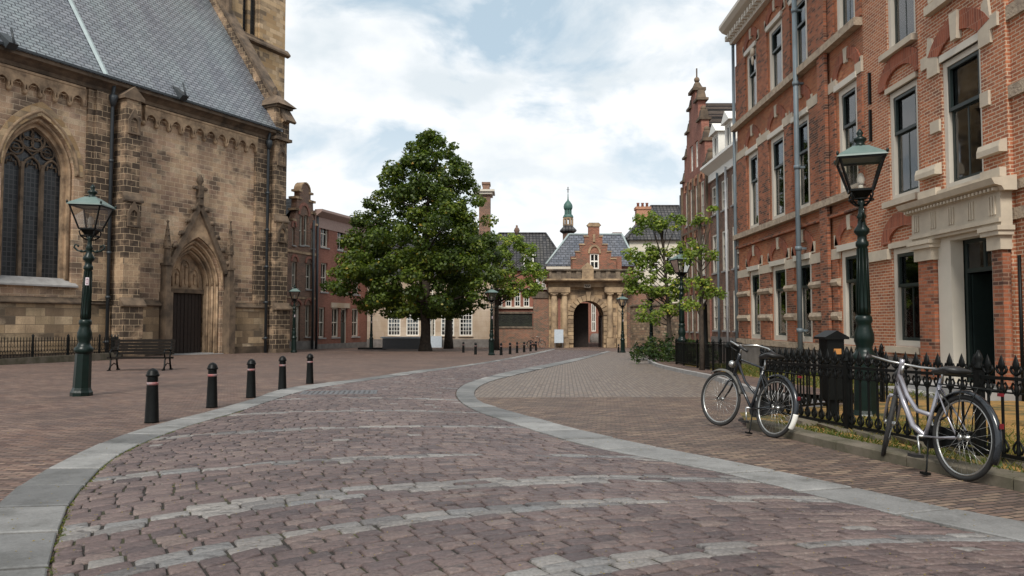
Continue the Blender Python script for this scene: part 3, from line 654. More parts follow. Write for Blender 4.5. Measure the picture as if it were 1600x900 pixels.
# wall pilasters (soot dark strips) beside the drainpipe
p0,p1=CH.u(141),CH.u(166)
MB().box(p0,p1,-.32,-.003,zs+.2,top-.02).box(p0-.35,p0,-.15,-.003,zs+.2,top-.02).build('pilaster',M_churchd,church)
p2,p3=CH.u(396),CH.u(414)
MB().box(p2,p3,-.22,-.003,zs+.2,top-.02).build('pilaster',M_churchd,church)
def buttress(u0,u1,dep,tp,cap=True):
    m=MB(); h=tp-zc; z1=zs+.3; z2=zc+h*.62
    m.box(u0-.08,u1+.08,-dep-.22,-.004,zc,z1-.3)
    m.box(u0,u1,-dep,-.004,z1-.3,z2); m.box(u0+.06,u1-.06,-dep+.14,-.004,z2,tp)
    b=m.build('buttress',M_churchd,church)
    q=MB()
    q.prismx([(-dep-.34,z1-.36),(-dep-.34,z1-.28),(-dep,z1+.12),(-dep,z1-.36)],u0-.2,u1+.2)
    q.prismx([(-dep-.10,z2-.12),(-dep-.10,z2-.02),(-dep+.14,z2+.4),(-dep+.14,z2-.12)],u0-.08,u1+.08)
    q.box(u0-.16,u1+.16,-dep-.34,-.1,zc,zc+.55)
    # blind gablet panels
    for zz in (z2-1.5,tp-1.9):
        dd=-dep+(.14 if zz>z2 else 0)
        c=(u0+u1)/2; hw=(u1-u0)*.36
        q.plate([(c-hw,zz),(c+hw,zz),(c+hw,zz+.75),(c,zz+1.45),(c-hw,zz+.75)],[gothic(c-hw*.62,c+hw*.62,zz+.6,.8,6,zz+.1)],dd-.10,dd-.002)
    if cap:
        q.box(u0-.12,u1+.12,-dep+.05,.3,tp,tp+.18); q.prism([(u0-.12,tp+.18),(u1+.12,tp+.18),((u0+u1)/2,tp+.75)],-dep+.05,.3)
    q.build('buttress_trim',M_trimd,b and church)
    return b
buttress(bA0,bA1,1.2,CH.z(200,158)-.2)
# corner buttress at the far end
bB0=CH.u(431,-.8,350); bB1=CH.u(450,-.8,350)
buttress(bB0,bB1,.8,EV-.2,cap=False)
m=MB(); m.box(bB0-.05,bB1+.05,-.75,.8,EV-.2,EV+1.9); m.build('corner_pinnacle',M_churchd,church)
m=MB(); c=((bB0+bB1)/2,0.0)
m.box(bB0-.18,bB1+.18,-.92,.95,EV-.35,EV-.15).box(bB0-.2,bB1+.2,-.93,.96,EV+1.9,EV+2.05)
m.taper(c,.9,1.2,EV+2.05,.18,.25,EV+2.9); m.lathe([(.14,EV+2.8),(.10,EV+3.0),(.2,EV+3.15),(.09,EV+3.3),(.14,EV+3.42),(.03,EV+3.6)],c,8)
m.build('pinnacle_cap',M_trimd,church)
# slope of the roof (55 degrees)
TH=math.tan(R(55)); RD=17.0; y0=-.82; zr=top+.72
roof=MB(); roof.add([(UL,y0,zr),(UR,y0,zr),(UR,y0+RD,zr+RD*TH),(UL,y0+RD,zr+RD*TH),(UL,y0,zr-.12),(UR,y0,zr-.12),(UR,y0+2*RD,zr),(UL,y0+2*RD,zr)],[(0,1,2,3),(0,4,5,1),(2,6,7,3)])
roof.build('roof',M_slate,church)
# lead strip running up the slope
lu=CH.uz(165,135,-.8)[0]
nrm=Vector((0,-math.sin(R(55)),math.cos(R(55))))
def onroof(u,t,h=0.0): return (u+0,y0+t+nrm.y*h,zr+t*TH+nrm.z*h)
m=MB(); v=[onroof(lu-.16,0,.03),onroof(lu+.16,0,.03),onroof(lu+.16,RD,.03),onroof(lu-.16,RD,.03),onroof(lu,0,.09),onroof(lu,RD,.09)]
m.add(v,[(0,4,5,3),(4,1,2,5),(0,1,4)]); m.build('lead_flashing',M_lead,church)
# parapet gable with coping along the far end of the roof
def slopebeam(u0,u1,h0,h1,t0,t1):
    q=MB(); v=[onroof(u,t,h) for u in (u0,u1) for t,h in ((t0,h0),(t1,h0),(t1,h1),(t0,h1))]
    return q.add(v,[(0,1,2,3),(7,6,5,4),(0,4,5,1),(1,5,6,2),(2,6,7,3),(3,7,4,0)])
q=slopebeam(UR-.05,UR+.55,-.8,.62,.25,RD); q.build('gable_parapet',M_churchd,church)
q=slopebeam(UR-.22,UR+.72,.625,.82,.1,RD); q.build('gable_coping',M_trimd,church)
gw=MB().prismx([(0.0,top),(RD-.8,zr+RD*TH-1.2),(2*RD-1.6,top)],UR+.0,UR+.5); gw.build('end_gable',M_church,church)
# roof vents
for px,py in ((12,72),(281,152)):
    for t in [x*.1 for x in range(0,90)]:
        u,z=CH.uz(px,py,y0+t)
        if z<=zr+t*TH: break
    b=onroof(u,t,0); m=MB()
    m.add([onroof(u-.22,t-.2,.02),onroof(u+.22,t-.2,.02),onroof(u+.22,t-.2,.42),onroof(u-.22,t-.2,.42),onroof(u+.22,t+.45,.02),onroof(u-.22,t+.45,.02)],[(0,1,2,3),(3,2,4,5),(0,3,5),(1,4,2)])
    m.tube([onroof(u,t-.2,.4),(b[0],b[1]-.25,b[2]+.75)],.05,6); m.build('roof_vent',M_piped,church)
# tower behind, further along
TW=5.0
tc0,tc1=UR+1.7,CH.u(445,TW,100)
tp_=44
thu0,thu1=CH.u(379,TW,30),CH.u(406,TW,30); tz1=CH.z(392,55,TW)
# window opening starts at tz1, goes up out of frame
oh=gothic(thu0,thu1,tz1+7.2,.9,10,tz1)
tower=MB().plate([(tc0-1,zc),(tc1,zc),(tc1,tp_),(tc0-1,tp_)],[oh],TW,TW+1.0)
tower.box(tc1-1.0,tc1,TW+1.002,TW+10,zc,tp_).box(tc0-1,tc0,TW+1.002,TW+10,zc,tp_).box(tc0-1,tc1,TW+10.002,TW+10.5,zc,tp_)
tower.build('tower',M_tower,church)
m=MB(); ts=CH.z(405,71,TW)
m.prismx([(TW-.32,ts),(TW-.32,ts+.14),(TW-.02,ts+.5),(TW-.02,ts-.1)],tc0-1,tc1+.3)
m.box(thu0-.3,thu1+.3,TW-.15,TW-.002,tz1-.3,tz1-.02)
m.box(thu0-1.6,thu0-1.3,TW-.3,TW-.002,ts+.5,tp_)
m.build('tower_string_course',M_trimd,church)
tw=MB(); cu=(thu0+thu1)/2
tw.box(cu-.13,cu+.13,TW+.25,TW+.5,tz1,tz1+7.8); tw.plate(gothic(thu0-.01,thu1+.01,tz1+7.2,.9,10,tz1),[gothic(thu0+.16,thu1-.16,tz1+7.2,.9,10,tz1+.15)],TW+.15,TW+.3)
f=tw.build('tower_window',M_tower,church)
MB().box(thu0,thu1,TW+.55,TW+.6,tz1,tz1+10).build('leaded_pane',M_leaded,f)
m=MB(); sx=CH.u(403,TW,100); m.box(sx-.08,sx+.12,TW-.03,TW+.1,CH.z(403,120,TW),CH.z(403,80,TW)); m.build('slit',M_trimd,church)
# big window: surround rings, mullions, tracery
def ring(u0,u1,spr,k,w_,z0,ya,yb,mat,name,parent):
    o_=gothic(u0,u1,spr,k,14,z0); i_=gothic(u0+w_,u1-w_,spr,k,14,z0+ (0.0 if z0<0 else .0)+.001)
    # keep same springing; inner one starts on the same sill
    i_=[(x,max(z,z0+.002)) for x,z in i_]
    return MB().plate(o_,[i_],ya,yb).build(name,mat,parent)
wdw=MB(); U0,U1=wu0,wu1
wdw.plate(gothic(U0-.279,U1+.279,wspr,kk,14,wsill-.249),[gothic(U0-.10,U1+.10,wspr,kk,14,wsill-.24)],.22,.42)
wdw.plate(gothic(U0-.12,U1+.12,wspr,kk,14,wsill-.10),[gothic(U0+.06,U1-.06,wspr,kk,14,wsill)],.42,.64)
win=wdw.build('window_surround',M_trim,church)
m=MB(); ga=gothic(U0-.45,U1+.45,wspr,kk,16); m.tube([(x,-.03,z) for x,z in ga],.09,6); ga=gothic(U0-.17,U1+.17,wspr,kk,16); m.tube([(U0-.17,.2,wsill)]+[(x,.2,z) for x,z in ga]+[(U1+.17,.2,wsill)],.07,6)
m.build('hood_mould',M_trim,church)
# voussoir ring in paler stone
o_=gothic(U0-.75,U1+.75,wspr,kk,16); i_=gothic(U0-.29,U1+.29,wspr,kk,16)
MB().plate(o_+rev(i_),[],-.06,-.003).build('window_arch',M_tower,church)
W=(U1-U0); yT=.66; tr=MB(); zh=wspr+.1
for i in (1,2): tr.box(U0+W*i/3-.075,U0+W*i/3+.075,yT-.12,yT+.1,wsill,zh+.3)
for i in range(3):
    a=U0+W*i/3; b=U0+W*(i+1)/3; gq=gothic(a+.07,b-.07,zh,.75,8); tr.tube([(x,yT,z) for x,z in gq],.065,6)
    c=(a+b)/2; tr.tube([(c-.25,yT,zh+.05),(c-.2,yT,zh+.28),(c-.05,yT,zh+.22),(c,yT,zh+.45),(c+.05,yT,zh+.22),(c+.2,yT,zh+.28),(c+.25,yT,zh+.05)],.04,5)
def circ(cx,cz,r,th,n=18): tr.tube([(cx+r*math.cos(2*math.pi*k/n),yT,cz+r*math.sin(2*math.pi*k/n)) for k in range(n)],th,6,closed=True)
cU=(U0+U1)/2
circ(cU,zh+1.55,.62,.06); 
for k in range(4): circ(cU+.30*math.cos(R(90*k+45)),zh+1.55+.30*math.sin(R(90*k+45)),.27,.04,12)
for s_ in (-1,1):
    circ(cU+s_*.78,zh+.98,.34,.05); circ(cU+s_*.78,zh+.98,.17,.03,10)
tr.tube([(x,yT,z) for x,z in gothic(U0+.08,U1-.08,wspr,kk,14)],.07,6)
tr.tube([(U0+W/6,yT,zh+.9),(cU-.35,yT,zh+1.0),(cU,yT,zh+.7),(cU+.35,yT,zh+1.0),(U1-W/6,yT,zh+.9)],.05,5)
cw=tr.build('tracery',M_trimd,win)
MB().plate(gothic(U0-.12,U1+.12,wspr,kk,14,wsill-.1),[],yT+.08,yT+.11).build('leaded_pane',M_leaded,win)
MB().prismx([(-.28,wsill-.42),(-.28,wsill-.34),(.45,wsill+.06),(.45,wsill-.42)],U0-.45,U1+.5).build('window_sill',M_sillg,church)
# portal
cP=(pu0+pu1)/2; dz0=gz(44)-.02; lint=CH.z(290,458,.9)
m=MB(); hw=(pu1-pu0)/2; rings=[(hw,0.0),(hw-.22,.24),(hw-.42,.46),(hw-.60,.68)]
for i in range(3):
    w0,ya=rings[i]; w1=rings[i+1][0]; yb=rings[i+1][1]
    o_=gothic(cP-w0-.001,cP+w0+.001,pspr,pk_,12,zc); i_=gothic(cP-w1,cP+w1,pspr,pk_,12,zc+.001)
    m.plate(o_,[i_],yb-.0,yb+.22)
    for sgn in (-1,1):
        xx=cP+sgn*(w1+.09); m.tube([(xx,yb-.06,zc),(xx,yb-.06,pspr)],.07,8)
    m.tube([(x,yb-.05,z) for x,z in gothic(cP-w1-.09,cP+w1+.09,pspr,pk_,12)],.075,7)
portal=m.build('portal',M_trim,church)
w1=rings[3][0]
ty=MB().plate(gothic(cP-w1-.01,cP+w1+.01,pspr,pk_,12,lint+.25),[],.98,1.2); 
for i in range(3):
    a=cP-w1*.72+i*w1*.5; ty.tube([(x,.95,z) for x,z in [(a,lint+.4)]+gothic(a,a+w1*.44,lint+1.1+(.5 if i==1 else 0),.8,6)+[(a+w1*.44,lint+.4)]],.055,5)
    ty.box(a+w1*.18,a+w1*.28,.88,.98,lint+.55,lint+1.05+(.5 if i==1 else 0)); ty.ball((a+w1*.23,.9,lint+1.15+(.5 if i==1 else 0)),.10,8,6)
ty.build('tympanum',M_trim,portal)
MB().box(cP-w1-.02,cP+w1+.02,.80,1.15,lint,lint+.25).build('lintel',M_trimd,portal)
for s_ in (-1,1):
    d=MB(); a,b=(cP-w1,cP-.01) if s_<0 else (cP+.01,cP+w1); d.box(a,b,1.02,1.10,dz0-.1,lint)
    for k in range(5): d.box(a+(b-a)*(k+.08)/5,a+(b-a)*(k+.92)/5,.995,1.02,dz0,lint-.03)
    dd=d.build('door_leaf',M_doorw,portal)
MB().box(cP-w1-.2,cP+w1+.2,.1,1.0,dz0-.2,dz0+.05).box(cP-hw,cP+hw,-.35,.1,dz0-.2,dz0-.0).build('step',M_sillg,portal)
# gabled hood with crockets, finial and side pinnacles
gz0=CH.z(306,404,-.3); ga=CH.z(312,318,-.3); gb=CH.z(262,420,-.3)
gh=MB()
for s_ in (-1,1):
    a=Vector((cP+s_*(hw+.25),-.22,gb)); b=Vector((cP,-.22,ga)); gh.bar(a,b,.20,.34)
gable=gh
for s_ in (-1,1):
    for i in range(5):
        k=(i+.6)/5.2; x=cP+s_*(hw+.32)*(1-k); z=gb+(ga-gb)*k
        gable.ball((x+s_*.20,-.26,z+.14),.16,7,5,(1.2,1,1)); gable.ball((x+s_*.36,-.28,z+.06),.09,6,4)
gable.build('portal_gable',M_trimd,portal)
MB().plate([(cP-hw-.25,gb+.05),(cP-hw-.02,gb+.05)]+gothic(cP-hw-.02,cP+hw+.02,pspr+.05,pk_,12)+[(cP+hw+.02,gb+.05),(cP+hw+.25,gb+.05),(cP,ga-.1)] if gb>pspr else [(cP-hw-.3,pspr),(cP-hw-.02,pspr)]+gothic(cP-hw-.02,cP+hw+.02,pspr+.02,pk_,12)+[(cP+hw+.02,pspr),(cP+hw+.3,pspr),(cP+.05,ga-.1),(cP-.05,ga-.1)],[],-.14,-.004).build('gable_panel',M_trim,portal)
fz=CH.z(312,272,-.3)
f=MB(); f.box(cP-.16,cP+.16,-.36,-.05,ga-.1,fz-.7); f.box(cP-.42,cP+.42,-.3,-.12,fz-.95,fz-.78); f.ball((cP-.42,-.2,fz-.86),.13,7,5); f.ball((cP+.42,-.2,fz-.86),.13,7,5)
f.lathe([(.2,fz-1.5),(.24,fz-1.4),(.12,fz-1.3),(.1,fz-.6),(.22,fz-.42),(.16,fz-.2),(.06,fz)],(cP,-.2),8); f.build('finial_cross',M_trimd,portal)
for s_ in (-1,1):
    x=cP+s_*(hw+.42); zt=CH.z(256 if s_<0 else 351,345,-.3); q=MB()
    q.box(x-.24,x+.24,-.62,-.004,zc,pspr-.5); q.box(x-.17,x+.17,-.5,-.004,pspr-.5,gb+.2); q.box(x-.23,x+.23,-.56,-.004,gb+.2,gb+.34)
    q.taper((x,-.32),.14,.14,gb+.34,.11,.11,gb+1.2); q.taper((x,-.32),.17,.17,gb+1.2,.02,.02,zt)
    for i in range(4):
        zz=gb+1.35+i*(zt-gb-1.5)/4; r_=.16-.03*i
        for dxx,dyy in ((1,0),(-1,0),(0,-1)): q.ball((x+dxx*r_,-.32+dyy*r_,zz),.06,6,4)
    q.ball((x,-.32,zt),.09,7,5); q.build('side_pinnacle',M_trimd,portal)
# drainpipes
for px in (172,418):
    u=CH.u(px,-.45); m=MB().tube([(u,-.45,zc),(u,-.45,top-.1),(u,-.55,top+.4)],.095,8)
    for zz in (zc+1.2,zc+3.6,zc+6,zc+8.5,zc+11): m.lathe([(.13,zz),(.13,zz+.14)],(u,-.45),8); m.box(u-.05,u+.05,-.4,0,zz+.04,zz+.1)
    m.lathe([(.12,top-.75),(.22,top-.35),(.22,top-.15)],(u,-.5),8)
    m.build('drainpipe',M_piped,church)
# far (left) part of the nave repeats a buttress out of frame for the side view
buttress(wu0-4.4,wu0-3.1,1.25,CH.z(200,158)-.2)
M_archb=masonry('arch_brick',[(.26,.078,.042),(.32,.10,.054),(.21,.065,.038)],(.30,.16,.11),.07,.30,.006,soot=(.06,.03,.022),soot_rng=(.55,.75),st_scale=.6,bs=.4)
M_brickd2=masonry('gable_brick',[(.21,.072,.045),(.29,.10,.06),(.15,.06,.042),(.33,.13,.08)],(.26,.17,.12),.26,.085,.012,soot=(.06,.045,.035),soot_rng=(.47,.65),st_scale=.6,bs=.5,soot_blk=.2)
# ================================================================== generic building pieces
def window(root,u0,u1,z0,z1,yf=.18,fw=.09,frame=M_white,bars=(1,1),pane_t=.03,sill=None,curtain=None,sash=None,split=None,back=.55,arch=0,name='window',bw=.035,room=True):
    """frame with glazing bars; children: pane, sash, sill, curtain"""
    m=MB(); 
    top=[(u1,z1),(u0,z1)] if not arch else rev(segpts(u0,u1,z1,arch,8))
    itop=[(u1-fw,z1-(fw if not arch else 0)),(u0+fw,z1-(fw if not arch else 0))] if not arch else rev(segpts(u0+fw,u1-fw,z1,max(.02,arch-fw),8))
    m.plate([(u0,z0),(u1,z0)]+top,[[(u0+fw,z0+fw),(u1-fw,z0+fw)]+itop],yf,yf+.12)
    hb,vb=bars
    if sash is None:
        for i in range(1,vb+1): x=u0+fw+(u1-u0-2*fw)*i/(vb+1); m.box(x-bw/2,x+bw/2,yf+.035,yf+.07,z0+fw*.9,z1+arch*.8)
        for i in range(1,hb+1):
            z=z0+fw+(z1-z0-2*fw)*i/(hb+1); b_=bw*(1.6 if i==(hb+1)//2 else 1); m.box(u0+fw*.9,u1-fw*.9,yf+.03,yf+.075,z-b_/2,z+b_/2)
    f=m.build(name,frame,root)
    if sash is not None:
        s=MB(); sw=.07; a,b=u0+fw+.002,u1-fw-.002; zm=z0+(z1-z0)*(split or .6)
        s.plate(rect(a,b,zm,z1-fw-.002),[rect(a+sw,b-sw,zm+sw,z1-fw-sw)],yf+.02,yf+.08)
        s.plate(rect(a,b,z0+fw+.002,zm+.05),[rect(a+sw,b-sw,z0+fw+sw,zm-.02)],yf+.085,yf+.14)
        if vb: x=(a+b)/2; s.box(x-.02,x+.02,yf+.09,yf+.125,z0+fw+.02,zm)
        s.build('sash',sash,f)
    g=MB().box(u0+fw*.8,u1-fw*.8,yf+.095,yf+.10,z0+fw*.8,z1-fw*.5+arch*.8); g.build('pane',M_glass,f)
    if curtain:
        c=MB(); wd=(u1-u0)
        for side in (0,1):
            if curtain==1 and side==1 and wd<.9: continue
            a=u0+.03 if side==0 else u1-.03-wd*.34; n=8; w_=wd*.34/n
            for i in range(n): yy=yf+.22+(.03 if i%2 else 0); c.add([(a+i*w_,yy,z0),(a+(i+1)*w_,yf+.25-(.03 if i%2 else 0),z0),(a+(i+1)*w_,yf+.25-(.03 if i%2 else 0),z1),(a+i*w_,yy,z1)],[(0,1,2,3)])
        if curtain==2: c.box(u0+.03,u1-.03,yf+.26,yf+.27,z0+(z1-z0)*.45,z1)
        c.build('curtain',M_curt,f)
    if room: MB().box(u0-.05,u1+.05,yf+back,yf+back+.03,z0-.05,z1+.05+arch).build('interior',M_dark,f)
    if sill: MB().box(u0-.10,u1+.10,-sill[0],yf,z0-sill[1],z0-.002).build('sill',sill[2] if len(sill)>2 else M_sillg,f)
    return f
def shell(root,u0,u1,z0,z1,holes,mat,depth=8,th=.5,name='wall',outer=None):
    m=MB().plate(outer or rect(u0,u1,z0,z1),holes,0,th)
    m.box(u0,u0+th,th+.001,depth,z0,z1).box(u1-th,u1,th+.001,depth,z0,z1).box(u0,u1,depth+.001,depth+th,z0,z1)
    return m.build(name,mat,root)
def hip(root,u0,u1,y0,y1,ze,zr,inl,inr,mat,ov=.35,name='roof',pad=.14):
    a,b,c,d=u0-ov,u1+ov,y0-ov,y1+ov; ym=(c+d)/2; m=MB()
    v=[(a,c,ze),(b,c,ze),(b,d,ze),(a,d,ze),(a+inl,ym,zr),(b-inr,ym,zr),(a,c,ze-pad),(b,c,ze-pad),(b,d,ze-pad),(a,d,ze-pad)]
    m.add(v,[(0,1,5,4),(1,2,5),(2,3,4,5),(3,0,4),(6,9,8,7),(0,6,7,1),(1,7,8,2),(2,8,9,3),(3,9,6,0)])
    r=m.build(name,mat,root)
    rg=MB(); 
    for p,q in ((4,5),(0,4),(1,5)):
        if (Vector(v[p])-Vector(v[q])).length>.3: rg.tube([Vector(v[p])+Vector((0,0,.04)),Vector(v[q])+Vector((0,0,.04))],.11,6)
    rg.build('ridge_tiles',M_lead if mat in (M_slateb,) else M_tile,r)
    return r
def chimney(root,u0,u1,y0,y1,z0,z1,mat,pots=3,capw=.1,name='chimney'):
    m=MB().box(u0,u1,y0,y1,z0,z1-.3).box(u0-capw,u1+capw,y0-capw,y1+capw,z1-.3,z1)
    c=m.build(name,mat,root)
    if pots:
        p=MB()
        for i in range(pots): x=u0+(u1-u0)*(i+.5)/pots; p.lathe([(.16,z1),(.13,z1+.4),(.17,z1+.42),(.17,z1+.5)],(x,(y0+y1)/2),10)
        p.build('chimney_pots',M_brickr,c)
    return c
def brickarch(q,u0,u1,zs,rise,th,ya=-.06,yb=-.004):
    q.plate(arcpts(u0-th,u1+th,zs,rise+th)+rev(arcpts(u0,u1,zs,rise)),[],ya,yb)

# ================================================================== RIGHT: red brick building with stone bands
RX=8.62
FR=Fac(RX,28.6,R(-90),470)
uY=lambda Y: 28.6-Y
bld=empty('brick_town_house',RX,28.6,'long orange brick building with white stone bands and three storeys, its drainpipe near the lamp','building',R(-90))
zb=-1.0; UE=uY(18.25)
def cu_(px): return FR.u(px)
cols=[(cu_(1172.5),cu_(1188)),(cu_(1208),cu_(1229.5)),(cu_(1246),cu_(1269)),(cu_(1316),cu_(1347))]
L0,L1,L2=(.62,3.04),(4.52,7.28),(8.72,10.95)
holes=[rect(a,b,z0,z1) for (z0,z1) in (L0,L1,L2) for a,b in cols]
wl=MB().plate(rect(0,UE,zb,12.2),holes,0,.5); wl.box(0,.5,.501,9,zb,12.2).box(0,UE,9.001,9.5,zb,12.2)
wl.build('wall',M_brick,bld)
MB().box(-.02,UE,-.10,-.003,zb,.40).build('plinth',M_greyst,bld)
gaps=[(0,cols[0][0])]+[(cols[i][1],cols[i+1][0]) for i in range(3)]+[(cols[3][1],UE)]
# brick piers stand a little proud between the windows
m=MB()
for i,(a,b) in enumerate(gaps):
    ins=.12 if b-a>.6 else .06
    for (z0,z1) in ((.62,2.86),(4.56,7.32),(8.74,11.0)):
        if z0==.62:
            for za,zc2 in ((.62,1.24),(1.48,2.14),(2.36,2.86)): m.box(a+ins if i else a,b-ins if i<4 else b,-.05,-.003,za,zc2)
        else: m.box(a+ins if i else a,b-ins if i<4 else b,-.05,-.003,z0,z1)
pa,pb=cu_(1292),cu_(1304); m.box(pa,pb,-.16,-.072,.62,12.0)
m.build('pier',M_brickp,bld)
m=MB()
for i,(a,b) in enumerate(gaps):
    m.box(a,b,-.065,-.003,2.86,3.14); m.box(a,b,-.065,-.003,7.34,7.62)
m.build('white_band',M_limest,bld)
m=MB()
for i,(a,b) in enumerate(gaps):
    for za,zc2 in ((1.24,1.48),(2.14,2.36)):
        m.prismx([(-.003,za),(-.09,za+.02),(-.13,(za+zc2)/2),(-.09,zc2-.02),(-.003,zc2)][::-1],a+.02 if i else a,b-.02 if i<4 else b)
m.build('rough_stone_band',M_limesr,bld)
m=MB(); 
for z0,z1,d in ((4.32,4.50,.20),(8.50,8.70,.22)): m.box(-.1,UE,-d,-.003,z0,z1)
m.box(-.1,UE,-.14,-.003,.42,.60)
m.build('sill_band',M_limesr,bld)
MB().box(-.05,UE,-.12,-.003,3.98,4.07).build('brick_string',M_brickp,bld)
ar=MB(); ks=MB(); ln=MB()
for a,b in cols:
    for z1,rs_ in ((3.04,.52),(7.28,.62),(10.95,.42)):
        w_=b-a; zq=z1+.16; brickarch(ar,a-.02,b+.02,zq+.02,rs_*.80,.28,-.045)
        c=(a+b)/2; ks.prism([(c-.07,zq+rs_*.72-.02),(c+.07,zq+rs_*.72-.02),(c+.11,zq+rs_*.8+.32),(c-.11,zq+rs_*.8+.32)],-.06,-.004)
        for s_ in (-1,1):
            x=(a if s_<0 else b)+s_*.19; ks.prism([(x-.13,zq-.02),(x+.13,zq-.02),(x+.10*s_+.05,zq+.30),(x+.10*s_-.05,zq+.30)],-.045,-.005)
        ln.box(a-.08,b+.08,-.09,.25,z1,zq)
ar.build('brick_arches',M_archb,bld); ks.build('keystones',M_limest,bld); ln.build('window_lintels',M_offw,bld)
for k,(z0,z1) in enumerate((L0,L1,L2)):
    for i,(a,b) in enumerate(cols):
        window(bld,a,b,z0,z1,yf=.02,fw=.16,frame=M_offw,bars=(0,0 if i<3 else 1),sash=M_sash,split=.62 if k else .66,curtain=(1 if (i+k)%3 else 2))
# cornice with dentils
m=MB().prismx([(-.003,11.9),(-.003,12.62),(-.62,12.62),(-.62,12.50),(-.50,12.36),(-.28,12.26),(-.2,11.9)],-.12,UE); m.box(-.1,UE,-.40,9.8,12.622,12.8)
m.build('cornice',M_offw,bld)
m=MB(); x=-.1
while x<UE-.2: m.box(x,x+.13,-.40,-.21,12.02,12.2); x+=.30
m.build('dentils',M_offw,bld)
MB().box(.6,1.3,.2,.8,12.8,13.7).box(.5,1.4,.1,.9,13.7,13.85).build('roof_pier',M_limesr,bld)
u=cu_(1263.5)-.12
m=MB().tube([(u,-.22,-.6),(u,-.22,12.1)],.075,10)
for zz in (.9,3.3,5.7,8.2,10.4): m.lathe([(.095,zz),(.095,zz+.12)],(u,-.22),10); m.box(u-.04,u+.04,-.2,0,zz+.03,zz+.09)
m.build('drainpipe',M_pipe,bld)
m=MB().tube([(-.06,-.10,-.6),(-.06,-.10,11.9)],.06,8); m.build('drainpipe',M_pipe,bld)
# little wall anchor / rosette between 2nd-floor windows
zz=FR.z(1186,75); u=FR.u(1186); MB().ball((u,-.1,zz),.16,8,6,(1,.5,1)).ball((u,-.1,zz-.3),.09,6,5,(1,.5,2)).build('wall_ornament',M_limest,bld)

# ---------- entrance building, nearer to the camera
eb=empty('brick_entrance_building',RX,18.25,'nearer red brick house with pale joints and a stone-framed dark doorway','building',R(-90))
FE=Fac(RX,18.25,R(-90),470); 
W5=(FE.u(1389),FE.u(1441)-.02); W5=(18.25-17.08,18.25-15.85)
uE=18.25-7.0
dr0,dr1=18.25-15.45,18.25-12.72      # risalit
PR=.18                                # risalit projection
H0,H1,H2=(.66,2.85),(3.92,6.40),(7.32,9.7)
X3=(18.25-11.6,18.25-10.5)
holes=[rect(W5[0],W5[1],*h) for h in (H0,H1,H2)]+[rect(X3[0],X3[1],*h) for h in (H0,H1,H2)]
wd0,wd1=18.25-14.66,18.25-13.40; du0,du1=18.25-14.42,18.25-13.12
hd=[rect(du0,du1,.05,2.82),rect(wd0,wd1,3.76,6.28),rect(wd0,wd1,7.55,9.8)]
m=MB().plate(rect(0,uE,zb,13.2),holes+[rect(dr0+.3,dr1-.3,-.1,9.9)],0,.5); m.box(uE-.5,uE,.501,9,zb,13.2).box(0,.5,.501,9,zb,13.2).box(0,uE,9.001,9.5,zb,13.2)
m.build('wall',M_brickn,eb)
MB().plate(rect(dr0,dr1,zb,13.2),hd,-PR,-.002).build('projecting_bay',M_brickn,eb)
# side brick strips of the bay and next section (older brick)
m=MB().box(dr1+.02,uE,-.08,-.003,.6,13.0); 
m.v=[];m.f=[];m.sm=[]
m.plate(rect(dr1+.001,uE,zb,13.1),[rect(X3[0]-.15,X3[1]+.15,.4,12.9)],-.10,-.003); m.build('older_brick_facing',M_brickr if False else M_brickn,eb)
m=MB(); 
for za,zc2 in ((2.92,3.12),(3.42,3.58),(5.0,5.22),(6.35,6.6)): m.box(dr1+.003,X3[0]-.2,-.16,-.102,za,zc2)
m.build('weathered_stone_bands',M_limesr,eb)
MB().box(0.0,dr0,-.10,-.003,zb,.42).box(dr1,uE,-.2,-.102,zb,.40).build('plinth',M_greyst,eb)
# windows of the recessed part
ar=MB(); 
for (a,b) in (W5,X3):
    for k,(z0,z1) in enumerate((H0,H1,H2)):
        brickarch(ar,a-.02,b+.02,z1+.12,.34,.34,-.07)
        window(eb,a,b,z0,z1,yf=.04,fw=.13,frame=M_offw,bars=(0,1),sash=M_sash,split=.60,curtain=1,sill=(.16,.14,M_limest))
ar.build('brick_arches',M_archb,eb)
m=MB(); m.box(0.02,W5[0]-.02,-.10,-.003,2.62,2.86).box(W5[1]+.02,dr0-.02,-.10,-.003,2.62,2.86)
for a,b in (W5,): 
    for z1 in (2.85,6.40,9.7): m.box(a-.05,b+.05,-.06,.2,z1,z1+.12)
m.build('white_band',M_limest,eb)
# blue things inside the ground window
MB().box(W5[0]+.2,W5[1]-.2,.34,.42,.78,.86).box(W5[0]+.3,W5[1]-.3,.36,.43,.862,.92).build('folded_blue_cloth',plain('blue_cloth',(.10,.28,.42),.8,var=.6,c2=(.5,.55,.6)),eb)
# wall ties
m=MB()
for u,z in ((.35,5.9),(.35,6.8),(W5[1]+.25,6.75),(.3,9.4)): m.box(u-.03,u+.03,-.06,-.003,z-.38,z+.38)
m.build('wall_tie',M_iron,eb)
